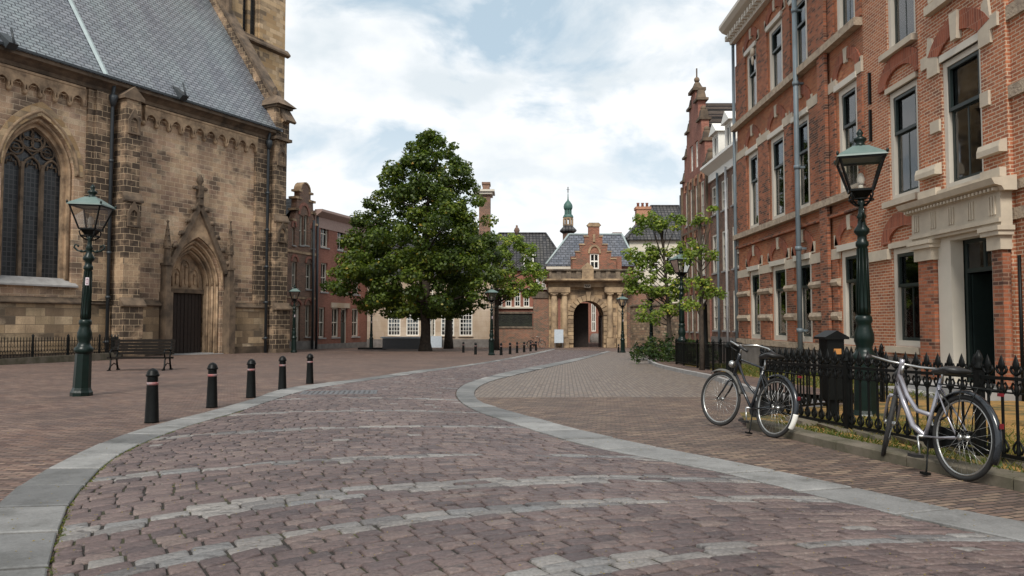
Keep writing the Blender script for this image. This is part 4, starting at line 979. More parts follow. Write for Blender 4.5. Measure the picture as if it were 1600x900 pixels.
# bay: quoins, upper window with stone, arch
q=MB(); Y0_=-PR-.05; Y1_=-PR-.003
lw,rw=wd0,wd1
for z in (6.15,): 
    q.box(lw-.40,lw-.02,Y0_,Y1_,z-.05,z+.42); q.box(rw+.02,rw+.36,Y0_,Y1_,z-.05,z+.42); q.box(lw-.62,lw-.40,Y0_,Y1_,z+.18,z+.42); q.box(rw+.36,rw+.55,Y0_,Y1_,z+.18,z+.42)
    q.prism([(lw-.40,z+.42),(lw-.12,z+.42),(lw-.22,z+.72),(lw-.36,z+.78)],Y0_,Y1_); q.prism([(rw+.08,z+.42),(rw+.36,z+.42),(rw+.30,z+.8),(rw+.14,z+.72)],Y0_,Y1_)
q.box(lw-.34,lw-.02,Y0_,Y1_,4.95,5.18).box(rw+.02,rw+.26,Y0_,Y1_,5.02,5.28)
cc=(lw+rw)/2; q.prism([(cc-.09,6.52),(cc+.09,6.52),(cc+.13,7.05),(cc-.13,7.05)],Y0_-.06,Y1_)
for a,b in ((dr0+.02,lw-.04),(rw+.04,dr1-.02)):
    q.prismx([(-PR-.003,4.10),(-PR-.15,4.10),(-PR-.15,4.20),(-PR-.12,4.30),(-PR-.003,4.34)][::-1],a,b)
    q.box(a+.04,b-.04,-PR-.12,-PR-.003,3.68,3.84)
q.box(lw-.05,rw+.05,-PR-.10,-PR+.12,3.60,3.76)
q.box(lw-.3,rw+.3,-PR-.14,-PR+.1,7.34,7.52)
q.box(lw-.3,lw-.02,Y0_,Y1_,7.6,7.9)
q.build('stone_dressings',M_limest,eb)
a_=MB(); a_.plate(segpts(lw-.36,rw+.36,6.52,.52)+rev(segpts(lw,rw,6.42,.26)),[],-PR-.055,-PR-.004); a_.build('brick_arch',M_archb,eb)
MB().box(lw,rw,-PR-.03,-PR+.15,6.28,6.42).build('window_head',M_offw,eb)
for z0,z1 in ((3.76,6.28),(7.55,9.8)): window(eb,lw,rw,z0,z1,yf=-PR+.05,fw=.12,frame=M_offw,bars=(0,1),sash=M_sash,split=.60,curtain=1)
# door case: pilasters, entablature
e=MB(); pA0,pA1=dr0+.06,du0-.42; pB0,pB1=du1+.10,dr1-.02
for a,b in ((pA0,pA1),(pB0,pB1)):
    e.box(a-.05,b+.05,-PR-.20,-PR-.003,2.42,2.66); e.box(a-.11,b+.11,-PR-.27,-PR-.003,2.66,2.74); e.box(a-.14,b+.14,-PR-.30,-PR-.003,2.74,2.82)
e.box(dr0-.04,dr1+.06,-PR-.20,-PR-.003,2.822,3.40)
e.box(dr0-.06,dr1+.08,-PR-.25,-PR-.202,2.88,2.95)
e.prismx([(-PR-.003,3.40),(-PR-.22,3.40),(-PR-.26,3.47),(-PR-.38,3.50),(-PR-.43,3.60),(-PR-.003,3.66)][::-1],dr0-.22,dr1+.2)
n=5
for i in range(n):
    x=dr0+.1+(dr1-dr0-.3)*i/(n-1)
    for d_ in (0,.07,.14): e.box(x+d_-.04,x+d_,-PR-.225,-PR-.202,3.02,3.34)
x=dr0-.1
while x<dr1+.1: e.box(x,x+.05,-PR-.33,-PR-.25,3.41,3.46); x+=.11
e.build('door_surround',M_limest,eb)
MB().box(pA0,pA1,-PR-.14,-PR-.003,.1,2.42).box(pB0,pB1,-PR-.14,-PR-.003,.1,2.42).build('door_pilaster',M_brickp,eb)
MB().plate(rect(du0-.40,du1+.04,.05,2.82),[rect(du0-.03+.06,du1-.02,.03,2.80)] if False else [rect(du0+.04,du1-.03,.052,2.75)],-PR-.06,-PR+.18).build('door_frame',M_offw,eb)
d=MB().plate(rect(du0+.04,du1-.03,2.12,2.75),[rect(du0+.12,(du0+du1)/2-.03,2.2,2.68),rect((du0+du1)/2+.03,du1-.10,2.2,2.68)],-PR+.2,-PR+.26)
d.box(du0+.04,du0+.12,-PR+.2,-PR+.26,.05,2.12).box(du1-.1,du1-.03,-PR+.2,-PR+.26,.05,2.12)
df=d.build('door_transom',M_sash,eb)
MB().box(du0+.12,du1-.1,-PR+.22,-PR+.225,2.2,2.68).build('pane',M_glass,df)
dd=MB().box(du0+.10,du0+.15,-PR+.28,-PR+1.05,.07,2.10).build('open_door_leaf',M_sash,eb)
MB().box(du0+.16,du0+.19,-PR+.9,-PR+.96,.9,1.3).build('handle',M_chrome,dd)
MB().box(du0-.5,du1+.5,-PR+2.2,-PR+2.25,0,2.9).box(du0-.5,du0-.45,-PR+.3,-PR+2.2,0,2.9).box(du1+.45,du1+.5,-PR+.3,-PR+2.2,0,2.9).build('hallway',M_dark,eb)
MB().box(du0-.5,du1+.5,-PR-.8,.3,zb,.048).box(du0-.7,du1+.7,-PR-1.15,-PR-.802,zb,-.08).build('door_step',M_sillg,eb)
m=MB().prismx([(-.003,12.8),(-.003,13.5),(-.7,13.5),(-.7,13.38),(-.3,13.1)],0,uE); m.box(0,uE,0,9.6,13.2,13.7); m.build('cornice',M_offw,eb)
u=18.25-12.5; MB().tube([(u,-.2,-.4),(u,-.2,2.3)],.03,6).build('downpipe',M_iron,eb)

# ================================================================== RIGHT: house with white windows and dormers, and gabled house
DX=12.5
FD=Fac(DX,47.3,R(-90),380); dh=empty('dormer_house',DX,47.3,'brown brick house with white sash windows and roof dormers, next to the stepped gable','building',R(-90))
uL=47.3-31
zl=gz(45)-.4
def dcols(pxs): return [FD.u(p) for p in pxs]
cx=[FD.u(1118),FD.u(1133.5),FD.u(1150)+.0,FD.u(1150)+2.6,FD.u(1150)+5.2]; hwid=.62
lev=((.75,3.0),(4.25,6.6),(7.85,9.6))
holes=[rect(c-hwid,c+hwid,*l) for l in lev for c in cx]
shell(dh,0,uL,zl,10.3,holes,M_brickd,9)
for l in lev:
    for c in cx: window(dh,c-hwid,c+hwid,l[0],l[1],yf=.0,fw=.11,frame=M_offw,bars=(2,1),sill=(.08,.09,M_sillg),bw=.05)
MB().box(0,uL,-.07,-.003,zl,.35).build('plinth',M_greyst,dh)
MB().prismx([(-.003,10.0),(-.003,10.95),(-.6,10.95),(-.6,10.8),(-.12,10.45),(-.12,10.0)],-.1,uL).build('cornice',M_white,dh)
r=MB().add([(-.1,-.6,10.951),(uL,-.6,10.951),(uL,4.6,15.2),(-.1,4.6,15.2),(uL,9.6,10.951),(-.1,9.6,10.951)],[(0,1,2,3),(2,4,5,3),(0,3,5),(1,4,2)]).build('roof',M_tileb,dh)
for px in (1121,1141,):
    c=FD.u(px)+.2; m=MB().plate(rect(c-.65,c+.65,11.1,12.7),[rect(c-.5,c+.5,11.3,12.55)],-.1,.05); m.box(c-.65,c-.55,.051,2.4,11.0,12.7).box(c+.55,c+.65,.051,2.4,11.0,12.7)
    m.prism([(c-.85,12.7),(c+.85,12.7),(c,13.35)],-.3,2.9); dm=m.build('dormer',M_white,dh)
    f=MB().plate(rect(c-.5,c+.5,11.3,12.55),[rect(c-.42,c-.03,11.38,12.47),rect(c+.03,c+.42,11.38,12.47)],-.05,.02).build('window',M_white,dm); 
    MB().box(c-.5,c+.5,.03,.05,11.3,12.55).build('dark_backing',M_dark,dm)  # near-black sheet behind the window stands in for the unlit dormer
for px,mt in ((1139.5,M_pipew),(1126,M_pipe)):
    u=FD.u(px); MB().tube([(u,-.16,zl),(u,-.16,10.2)],.075,8).build('drainpipe',mt,dh)
gy0,gy1=54.6,47.35
gh=empty('stepped_gable_house',DX-.1,gy0,'tall red brick house with pinnacled stepped gable and tiled roof','building',R(-90))
FG=Fac(DX-.1,gy0,R(-90)); Wg=gy0-gy1; c=Wg/2; ap=16.9
prof=[(0,zl),(Wg,zl),(Wg,11.3)]
steps=[(Wg,11.3),(Wg-.75,11.3),(Wg-.75,12.9),(Wg-1.55,12.9),(Wg-1.55,14.5),(Wg-2.35,14.5),(Wg-2.35,16.0),(c+.55,16.0),(c+.55,ap)]
outl=[(0,zl),(Wg,zl)]+steps+[(Wg-x,z) for x,z in reversed(steps)]
gc=[c-2.15,c-.75,c+.75,c+2.15]
lv=((.6,3.1),(4.3,6.9),(8.0,10.4))
hl=[rect(x-.42,x+.42,*l) for l in lv for x in gc]+[rect(x-.38,x+.38,11.6,13.4) for x in (c-.7,c+.7)]
shell(gh,0,Wg,zl,10.5,hl,M_brickr,9,outer=outl)
for l in lv:
    for x in gc: window(gh,x-.42,x+.42,l[0],l[1],yf=.02,fw=.08,frame=M_offw,bars=(2,1),sill=(.08,.09,M_sillg),bw=.05)
for x in (c-.7,c+.7): window(gh,x-.38,x+.38,11.6,13.4,yf=.08,fw=.10,bars=(2,1))
a_=MB()
for l in lv:
    for x in gc: brickarch(a_,x-.42,x+.42,l[1]+.05,.45,.2,-.08)
a_.build('brick_arches',M_brickn,gh)
cp=MB()
for (x,z) in ((Wg-.38,11.3),(Wg-1.15,12.9),(Wg-1.95,14.5),(Wg-2.6,16.0)):
    for xx in (x,Wg-x): cp.box(xx-.5,xx+.5,-.15,.65,z,z+.16); cp.taper((xx,.25),.3,.3,z+.16,.2,.2,z+.75); cp.ball((xx,.25,z+.85),.2,8,6)
cp.box(c-.7,c+.7,-.2,.7,ap,ap+.2).taper((c,.25),.35,.35,ap+.2,.15,.15,ap+.7); cp.ball((c,.25,ap+.9),.2,8,6); cp.tube([(c,.25,ap+.9),(c,.25,ap+1.7)],.05,6)
cp.box(0,Wg,-.12,-.003,3.6,3.75).box(0,Wg,-.12,-.003,7.4,7.55)
for x in (c-1.45,c,c+1.45,.15,Wg-.15): cp.box(x-.14,x+.14,-.14,-.003,zl,11.0)
cp.build('coping',M_trimd,gh)
MB().add([(0.2,.45,10.9),(c,.45,16.2),(Wg-.2,.45,10.9),(.2,9,10.9),(c,9,16.2),(Wg-.2,9,10.9)],[(0,1,4,3),(1,2,5,4),(3,4,5)]).build('roof',M_tileb,gh)
MB().add([(Wg-.2,.45,10.9),(c,.45,16.2),(c,16,16.2),(Wg-.2,16,10.9)],[(0,1,2,3)]).build('roof_slope',M_tileb,gh)
MB().tube([(-.2,-.1,zl),(-.2,-.1,10.5)],.07,8).build('drainpipe',M_piped,gh)

# ================================================================== LEFT: red brick houses beyond the church
AL=R(90)-math.atan(.3034)
FL=Fac(-16.81,64,AL)
def L(px,py): return FL.uz(px,py)
rh=empty('red_brick_house',-16.81,64,'plain red brick house with flat cornice between gabled house and stone house','building',AL)
u1=L(578,500)[0]; zt=L(530,337)[1]; zq=gz(64)-.5
def fw_(F,px0,px1,py0,py1): 
    a=F.u(px0); b=F.u(px1); pm=(px0+px1)/2; return (a,b,F.z(pm,py1),F.z(pm,py0))
ws=[fw_(FL,499.5,512,345,387),fw_(FL,526,538,350,391),fw_(FL,551,563,355,395), fw_(FL,500.5,511,411,456),fw_(FL,525,536.5,414,458),fw_(FL,550,561,418,460),
    fw_(FL,498,508,480,527),fw_(FL,518.5,530,481,527),fw_(FL,550,561,482,526)]
z2=(sum(w_[2] for w_ in ws[:3])/3,sum(w_[3] for w_ in ws[:3])/3); z1_=(sum(w_[2] for w_ in ws[3:6])/3,sum(w_[3] for w_ in ws[3:6])/3); z0_=(sum(w_[2] for w_ in ws[6:])/3,sum(w_[3] for w_ in ws[6:])/3)
ws=[(w_[0],w_[1])+(z2 if i<3 else z1_ if i<6 else z0_) for i,w_ in enumerate(ws)]
dw=fw_(FL,532.5,543,482,538)
shell(rh,0.02,u1,zq,zt-.5,[rect(*w_) for w_ in ws]+[rect(dw[0],dw[1],gz(66)-.02,z0_[1])],M_brickr,9)
for w_ in ws: window(rh,*w_,yf=.15,fw=.12,frame=M_offw,bars=(1,1),sill=(.10,.12,M_sillg),bw=.06)
df=window(rh,dw[0],dw[1],gz(66),z0_[1],yf=.18,fw=.14,frame=M_offw,bars=(1,0),name='door')
MB().box(dw[0]+.14,dw[1]-.14,.2,.26,gz(66),gz(66)+2.3).build('door_leaf',M_sash,df)
MB().box(0.02,u1,-.08,-.003,zq,z0_[0]-.55).build('plinth',M_greyst,rh)
MB().prismx([(-.003,zt-1.5),(-.003,zt),(-.7,zt),(-.7,zt-.2),(-.25,zt-.5),(-.06,zt-.6),(-.06,zt-1.5)],0.0,u1+.1).box(0,u1,0,9.5,zt-.5,zt-.1).build('cornice',plain('pale_pink_plaster',(.42,.30,.26),.9,var=.6,c2=(.30,.2,.17)),rh)
MB().box(ws[7][0]-.2,dw[1]+.3,-.10,-.003,z0_[1],z0_[1]+.45).build('shop_lintel',M_stoneh,rh)
MB().tube([(.25,-.15,zq),(.25,-.15,zt-.6)],.1,8).build('drainpipe',M_piped,rh)
# gabled house
ga0=L(449,500)[0]; ga1=-.02
lg=empty('gabled_brick_house',-16.81,64,'brown brick house with shaped gable between the church and red house','building',AL)
cg=FL.u(472.5); H=lambda px,py: FL.uz(px,py)
half=ga1-cg
zz={k:H(480,k)[1] for k in (288,303,315,333,350)}
st=[(ga1,zz[350]),(ga1-.45,zz[333]),(cg+.95*half*.8,zz[333]),(cg+half*.72,zz[315]),(cg+half*.50,zz[315]),(cg+half*.50,zz[303])]
cap=segpts(cg-half*.40,cg+half*.40,zz[303]+.2,half*.36,8)
outl=[(2*cg-ga1-1.5,zq),(ga1,zq)]+st+rev(cap)+[(2*cg-x,z) for x,z in reversed(st)]+[(2*cg-ga1-1.5,zz[350]-.4)]
gws=[fw_(FL,464,470,336,383),fw_(FL,471,477.5,336,383),fw_(FL,483,487,358,388),fw_(FL,453,457,355,383),fw_(FL,475,484.5,412,452),fw_(FL,453,461,409,450),fw_(FL,475,483,477,526)]
gdr=fw_(FL,454,467,478,540)
gws=[g_ if g_[1]-g_[0]>.25 else (g_[0],g_[0]+.4,g_[2],g_[3]) for g_ in gws]
MB().plate(outl,[rect(*w_) for w_ in gws]+[rect(gdr[0],gdr[1],gz(61),gdr[3])],-.12,.4).box(ga1-.4,ga1,.41,9,zq,zz[350]-1).build('wall',M_brickd,lg)
for i,w_ in enumerate(gws): window(lg,*w_,yf=.05,fw=.09 if w_[1]-w_[0]>.7 else .06,frame=M_offw,bars=(1,1 if i>3 else 0),sill=(.24,.1,M_sillg),bw=.06)
df=window(lg,gdr[0],gdr[1],gz(61),gdr[3],yf=.05,fw=.25,frame=M_offw,bars=(0,0),name='door')
a_=MB()
for w_ in gws[2:]+[gdr]: brickarch(a_,w_[0],w_[1],w_[3]+.03,.4,.2,-.2,-.125)
brickarch(a_,gws[0][0],gws[1][1],gws[0][3]+.05,.8,.25,-.2,-.125); a_.build('brick_arches',M_brickr,lg)
m=MB()
for x,z in st[::2]+st[1::2]:
    for xx in (x,2*cg-x): m.box(xx-.28,xx+.28,-.22,.5,z-.02,z+.16)
m.plate(segpts(cg-half*.46,cg+half*.46,zz[303]+.2,half*.42,8)+rev(segpts(cg-half*.40,cg+half*.40,zz[303]+.2,half*.36,8)),[],-.2,.5)
m.box(2*cg-ga1-1.4,ga1,-.2,-.125,L(470,397)[1],L(470,393)[1]).box(2*cg-ga1-1.4,ga1,-.18,-.125,L(470,467)[1],L(470,464)[1])
m.build('coping',M_trim,lg)
MB().tube([(ga1-.6,-.3,zq),(ga1-.6,-.3,L(487,345)[1])],.1,8).build('drainpipe',M_piped,lg)
MB().add([(2*cg-ga1-1.4,.4,zz[350]-.6),(cg,.4,zz[303]-.4),(ga1,.4,zz[350]-.6),(2*cg-ga1-1.4,9,zz[350]-.6),(cg,9,zz[303]-.4),(ga1,9,zz[350]-.6)],[(0,1,4,3),(1,2,5,4),(3,4,5)]).build('roof',M_tile,lg)
MB().box(2*cg-ga1-1.4,ga1,-.17,-.123,zq,gz(62)+.7).build('plinth',M_greyst,lg)

# ================================================================== CENTRE
def front(name,px,Y,label,cat='building'):
    X=KX(px,450)*Y; return empty(name,X,Y,label,cat,0), Fac(X,Y,0,430)
def wx(F,px0,px1,py0,py1):
    a,zt=F.uz(px0,py0); b,zb_=F.uz(px1,py1); return (a,b,zb_,zt)
# stone house with five white windows
sh,F=front('stone_house',574,73,'low pale stone house with five white grid windows, behind the big tree')
uR=F.u(770); zq=gz(73)-.4; ztop=F.z(600,432)
ws=[wx(F,a,b,485.5,524.5) for a,b in ((606,625.6),(635,654.5),(666.5,680),(689,709.5),(718,738))]
shell(sh,0,uR,zq,ztop,[rect(*w_) for w_ in ws],M_stoneh,9)
for w_ in ws: window(sh,*w_,yf=.04,fw=.10,bars=(5,3),sill=(.12,.12,M_stoneh),bw=.045)
MB().box(0,uR,-.06,-.003,zq,F.z(600,530)).build('plinth',M_greyst,sh)
hip(sh,0,uR,0,9,ztop+.02,ztop+4.0,3,3,M_tile)
u=F.u(676); MB().tube([(u,-.12,zq),(u,-.12,ztop)],.1,8).build('drainpipe',M_offw,sh)
MB().box(u-.25,u+.95,-.5,-.02,gz(73),gz(73)+1.1).build('white_board',M_blues,sh)
# tall chimney block behind the tree
th_,F=front('tall_chimney_house',705,86,'tall chimney stack with a pale cornice rising behind the big tree')
zq=gz(86)-.5; u0,u1=F.u(748),F.u(767)
shell(th_,0,F.u(752),zq,F.z(740,372),[],M_brickd,8); 
MB().box(F.u(748),u1-.1,.3,2.6,zq,F.z(757,303)).build('chimney',M_brickd,th_)
MB().box(u0-.4,u1+.15,.0,2.9,F.z(757,303),F.z(757,299)).box(u0-.6,u1+.4,-.2,3.1,F.z(757,299),F.z(757,296)).build('cornice',M_offw,th_)
MB().box(u0+.4,u1-.2,.6,2.3,F.z(757,296),F.z(757,286)).box(u0+.3,u1-.1,.5,2.4,F.z(757,286),F.z(757,283)).build('chimney_top',M_brickd,th_)
hip(th_,0,F.u(752),0,8,F.z(740,372),F.z(740,345),3,2,M_tile)
# garden wall left of the gate
gw,F=front('garden_wall',769,72.5,'low old brick garden wall with a dark panel, left of the gate','wall')
zq=gz(72)-.4
MB().box(0,F.u(834),0,.5,zq,F.z(800,513)).build('wall',M_bricko,gw)
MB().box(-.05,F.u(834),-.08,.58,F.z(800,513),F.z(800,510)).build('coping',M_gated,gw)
MB().box(F.u(773),F.u(832),.05,.35,F.z(800,510),F.z(800,490)).build('dark_panel',plain('dark_ivy_panel',(.025,.028,.02),.9,var=.8,scale=2,c2=(.01,.01,.01),bs=1,dist=.1),gw)
MB().box(F.u(771),F.u(834),-.05,.45,F.z(800,490),F.z(800,487)).build('panel_coping',M_gated,gw)
MB().plate([(F.u(833),zq),(F.u(857.5),zq),(F.u(857.5),F.z(845,457)),(F.u(838),F.z(845,460)),(F.u(833),F.z(845,466))],[],-.15,.7).build('pier',M_bricko,gw)
MB().box(F.u(831),F.u(857),-.25,.8,F.z(845,466),F.z(845,456)).build('pier_cap',M_gated,gw)
# house behind with the grey hipped roof
gr_,F=front('grey_roofed_house',748,83,'brick house with grey tiled hip roof and white dormer, left of the gate')
zq=gz(83)-.5; uR=F.u(885); ze=F.z(820,421); zr=F.z(820,355)
wl_=[wx(F,a,a+9,455,479) for a in (776,790,804,818)]+[wx(F,a,a+6,432,449) for a in (838,846.5)]
shell(gr_,0,uR,zq,ze-.1,[rect(*w_) for w_ in wl_],M_brickr,10)
for w_ in wl_: window(gr_,*w_,yf=.04,fw=.09,bars=(2,1),sill=(.1,.1,M_offw))
MB().box(0,uR,-.3,-.003,F.z(820,452.5),F.z(820,451)).box(0,uR,-.25,-.003,F.z(820,482),F.z(820,479.5)).build('white_cornice',M_offw,gr_)
hip(gr_,0,uR,0,10,ze,zr-.1,2.5,2.4,M_tile)
a,b,zb2,zt2=wx(F,818,834,400,418)
m=MB().plate(rect(a,b,zb2,zt2),[rect(a+.15,b-.15,zb2+.15,zt2-.15)],.0,.2).box(a,a+.1,.21,3,zb2,zt2).box(b-.1,b,.21,3,zb2,zt2).box(a-.2,b+.2,-.2,3.4,zt2,zt2+.15)
dm=m.build('dormer',M_white,gr_); window(dm,a+.15,b-.15,zb2+.15,zt2-.15,yf=.05,fw=.06,bars=(1,2))
MB().lathe([(.2,zr-.2),(.22,zr),(.36,zr+.2),(.26,zr+.5),(.1,zr+.65),(.14,zr+.8),(.02,zr+.9)],(F.u(808),5),8).build('ridge_finial',M_brickd,gr_)
# blue slate hipped house with stepped gable behind the gate
bs_,F=front('slate_roofed_house',858,78,'blue slate hip-roofed house with brick stepped gable above the gate')
zq=gz(78)-.5; uR=F.u(990); ze=F.z(880,414); zr=F.z(900,364)
oh_=[rect(F.u(893),F.u(945),zq+.02,F.z(918,468))]
MB().plate(rect(0,uR,zq,ze-.1),oh_,0,.5).plate(rect(0,uR,zq,ze-.1),[rect(F.u(893),F.u(960),zq+.02,F.z(918,468))],4.1,4.6).box(0,.5,.501,4.09,zq,ze-.1).box(uR-.5,uR,.501,4.09,zq,ze-.1).build('wall',M_brickr,bs_)
MB().box(-.3,F.u(895),-.3,-.003,F.z(880,421),F.z(880,414.5)).build('white_eave',M_offw,bs_)
# inner passage wall seen through the arch
zr2=zr
aL=F.u(898,4)-F.u(858,4)
hip(bs_,0,uR,0,4.6,ze,zr+.1,2.6,1.2,M_slateb)
cp_=[(463,455),(463,405),(478,405),(478,372),(498,372),(498,338),(520,338),(520,300),(538,300),(538,252),(590,252),(590,300),(604,300),(604,338),(627,338),(627,372),(645,372),(645,405),(668,405),(668,455)]
FGg=Fac(F.ox,76.8,0)
pts=[FGg.uz(740+x/3,270+y/3) for x,y in cp_]
wn=wx(FGg,740+545/3,740+588/3,270+378/3,270+450/3)
q=MB().plate(rev(pts)[:] if True else pts,[rect(*wn)],-1.2,-.7); sg=q.build('stepped_gable',M_brickd2,bs_)
fm=window(sg,*wn,yf=-1.1,fw=.12,bars=(1,1),bw=.09,back=.3)
q=MB()
for i in range(len(pts)-1):
    (a,za),(b,zb2)=pts[i],pts[i+1]
    if abs(za-zb2)<.05: q.box(min(a,b)-.08,max(a,b)+.05,-1.28,-.62,za,za+.13)
ap_=FGg.uz(740+564/3,270+252/3); q.prism([(ap_[0]-.75,ap_[1]+.13),(ap_[0]+.75,ap_[1]+.13),(ap_[0]+.5,ap_[1]+.4),(ap_[0]-.5,ap_[1]+.4)],-1.25,-.65)
q.box(ap_[0]-.12,ap_[0]+.12,-1.32,-1.202,FGg.z(920,378),FGg.z(920,366))
brickarch(q,wn[0],wn[1],wn[3],.7,.2,-1.3,-1.2)
q.build('gable_coping',M_gatet,sg)
MB().box(FGg.u(893),FGg.u(973),-.69,3,ze-2,FGg.z(900,400)).build('gable_body',M_brickd2,bs_)
# cupola
ct,F=front('bell_cupola',888,92,'small open bell cupola with green copper dome and thin spire','cupola')
zz=lambda y: F.z(888,y); k=.9*92/FPX
MB().lathe([(10*k,zz(420)),(10*k,zz(364))],(0,0),8,False,R(22.5)).build('drum',M_brickd,ct)
MB().lathe([(10*k,zz(365)),(15.5*k,zz(361.5)),(15.5*k,zz(360)),(9.5*k,zz(354.5)),(9*k,zz(353))],(0,0),8,False,R(22.5)).build('skirt_roof',M_tile,ct)
m=MB()
for i in range(8):
    a=R(45*i+22.5); m.box(8*k*math.cos(a)-.1,8*k*math.cos(a)+.1,8*k*math.sin(a)-.1,8*k*math.sin(a)+.1,zz(353),zz(342)); 
m.lathe([(9*k,zz(354)),(9*k,zz(351))],(0,0),8,False,R(22.5)).lathe([(9*k,zz(342.5)),(9.2*k,zz(340))],(0,0),8,False,R(22.5))
m.build('bell_stage',M_gatet,ct)
m=MB().lathe([(9.8*k,zz(340)),(9.8*k,zz(339)),(7.5*k,zz(335.5))],(0,0),8,False,R(22.5))
for i in range(8):
    a=R(45*i+22.5); m.box(5*k*math.cos(a)-.1,5*k*math.cos(a)+.1,5*k*math.sin(a)-.1,5*k*math.sin(a)+.1,zz(336),zz(328))
m.build('upper_stage',M_cop,ct)
MB().lathe([(6.2*k,zz(328.5)),(7.6*k,zz(326)),(8*k,zz(323)),(7.2*k,zz(319.5)),(4.6*k,zz(316)),(2*k,zz(313.5)),(1.1*k,zz(311)),(.7*k,zz(305)),(.25*k,zz(299))],(0,0),16).build('copper_dome',M_cop,ct)
m=MB().tube([(0,0,zz(301)),(0,0,zz(292))],.06,6).box(-.2,.2,-.02,.02,zz(296.5),zz(296.1)); m.build('weather_vane',M_iron,ct)
# cream house on the right behind the trees
cr_,F=front('cream_house',984,80,'cream walled house with dark tiled roof and brick chimney behind the right trees')
zq=gz(80)-.5; uR=F.u(1080); ze=F.z(1020,374)
wl_=[wx(F,a,a+11,b,b+30) for b in (392,445) for a in (996,1018,1040,1061)]
shell(cr_,0,uR,zq,ze-.1,[rect(*w_) for w_ in wl_],M_cream,10)
for w_ in wl_: window(cr_,*w_,yf=.05,fw=.09,bars=(2,1),sill=(.1,.1,M_sillg))
hip(cr_,0,uR,0,10,ze,F.z(1045,318)+.5,3.6,.5,M_tile)
chimney(cr_,F.u(1003),F.u(1025),3.0,4.2,F.z(1013,360),F.z(1013,316),M_brickn,3)
chimney(cr_,F.u(966),F.u(978),3.5,4.6,F.z(970,380),F.z(970,357),M_brickd,0)
# rubble wall on the right
rw_=empty('rubble_wall',11.2,71.5,'old rubble stone wall with brick patches under the right trees','wall',R(-62))
MB().box(0,19,0,.6,gz(60)-.6,2.75).build('wall',masonry('rubble_stone',[(.14,.10,.07),(.30,.22,.14),(.24,.15,.10),(.36,.28,.19)],(.16,.12,.09),.42,.24,.03,soot=(.05,.045,.035),st_scale=.8,jitter=.08,bs=.9,bdist=.04),rw_)
MB().box(-.1,19.1,-.1,.7,2.75,2.92).build('coping',M_gated,rw_)
rb=empty('brick_side_wall',10.9,72.6,'red brick wall joining the right side of the gate','wall',0)
MB().box(.02,4.2,0,.5,gz(72)-.4,4.6).build('wall',M_bricko,rb); MB().box(.02,4.3,-.1,.6,4.6,4.75).build('coping',M_gated,rb)

# ================================================================== GATE
gt,F=front('city_gate',857.5,72,'sandstone gateway with round arch, paired columns and parapet across the lane','gate')
zq=gz(72)-.25; uR=F.u(979); zp=lambda y:F.z(918,y)
a0,a1=F.u(895.5),F.u(942.5); spr=zp(493); rise=zp(470)-spr
op=[(a0,zq)]+arcpts(a0,a1,spr,rise,20)+[(a1,zq)]
m=MB().plate(rect(0,uR,zq,zp(441)),[op],0,3.6); m.build('wall',M_gate,gt)
# arch voussoirs
v=MB(); n=13; cA=(a0+a1)/2; rr=(a1-a0)/2
for i in range(n):
    t0=math.pi*i/n+.022; t1=math.pi*(i+1)/n-.022; ro_=1.38 if i!=n//2 else 1.62; pr_=.16 if i%2==0 else .10
    if i==n//2: pr_=.30
    P=[(cA-rr*math.cos(t)*f_,spr+rise*math.sin(t)*f_) for t,f_ in ((t0,1.0),(t1,1.0),(t1,ro_),(t0,ro_))]
    v.plate(P,[],-pr_,-.004)
for s_ in (-1,1):
    for i in range(7):
        z0=zp(536)+(spr-zp(536))*i/7; z1=zp(536)+(spr-zp(536))*(i+1)/7-.04; ww=.62 if i%2 else .5
        x=a0 if s_<0 else a1; v.box(min(x,x+s_*ww),max(x,x+s_*ww),-.14,-.004,z0,z1)
v.build('voussoirs',M_gatet,gt)
for px0,px1 in ((860,871),(876,887),(947,957),(963,973)):
    a,b=F.u(px0),F.u(px1); c=(a+b)/2; r=(b-a)/2*.92; q=MB()
    q.box(a-.06,b+.06,-.62,-.004,zq,zp(528)); q.lathe([(r*1.12,zp(528)),(r*1.12,zp(526.5)),(r,zp(525)),(r*.98,zp(500)),(r*.86,zp(463))],(c,-.30),14)
    q.lathe([(r*.86,zp(463)),(r*1.05,zp(461)),(r*1.0,zp(460))],(c,-.30),14); q.box(a-.02,b+.02,-.60,-.004,zp(460),zp(457.5))
    q.build('column',M_gatet,gt)
q=MB(); q.box(F.u(871.5),F.u(875.5),-.06,-.004,zp(520),zp(465)); q.build('niche_strip',M_brickr,gt)
e=MB(); 
for a,b in ((857.5,890),(944,979)): e.box(F.u(a)-.05,F.u(b),-.66,-.004,zp(457.4),zp(449))
e.box(-.05,uR+.05,-.42,-.004,zp(449),zp(441)); e.box(-.25,uR+.25,-.95,4.0,zp(440.8),zp(439)); e.box(-.45,uR+.45,-1.2,4.2,zp(439),zp(436.5))
e.build('entablature',M_gatet,gt)
p=MB().box(-.0,uR,-.62,-.2,zp(436.5),zp(423.5)); 
for i in range(9):
    x=uR*i/8; p.box(x-.22 if i else 0,x+.22 if i<8 else uR,-.74,-.622,zp(436.5),zp(423.5))
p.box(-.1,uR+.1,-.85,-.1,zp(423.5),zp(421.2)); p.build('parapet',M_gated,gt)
c=F.u(917); MB().box(c-.55,c+.55,-.95,-.745,zp(437),zp(422)).prism([(c-.6,zp(421.2)),(c+.6,zp(421.2)),(c+.45,zp(417)),(c,zp(411)),(c-.45,zp(417))],-.8,-.3).build('coat_of_arms',M_gatet,gt)
c=F.u(917); st_=MB().box(c-.32,c+.32,-.47,-.423,zp(450),zp(444.5)).build('emblem_plate',M_limest,gt)
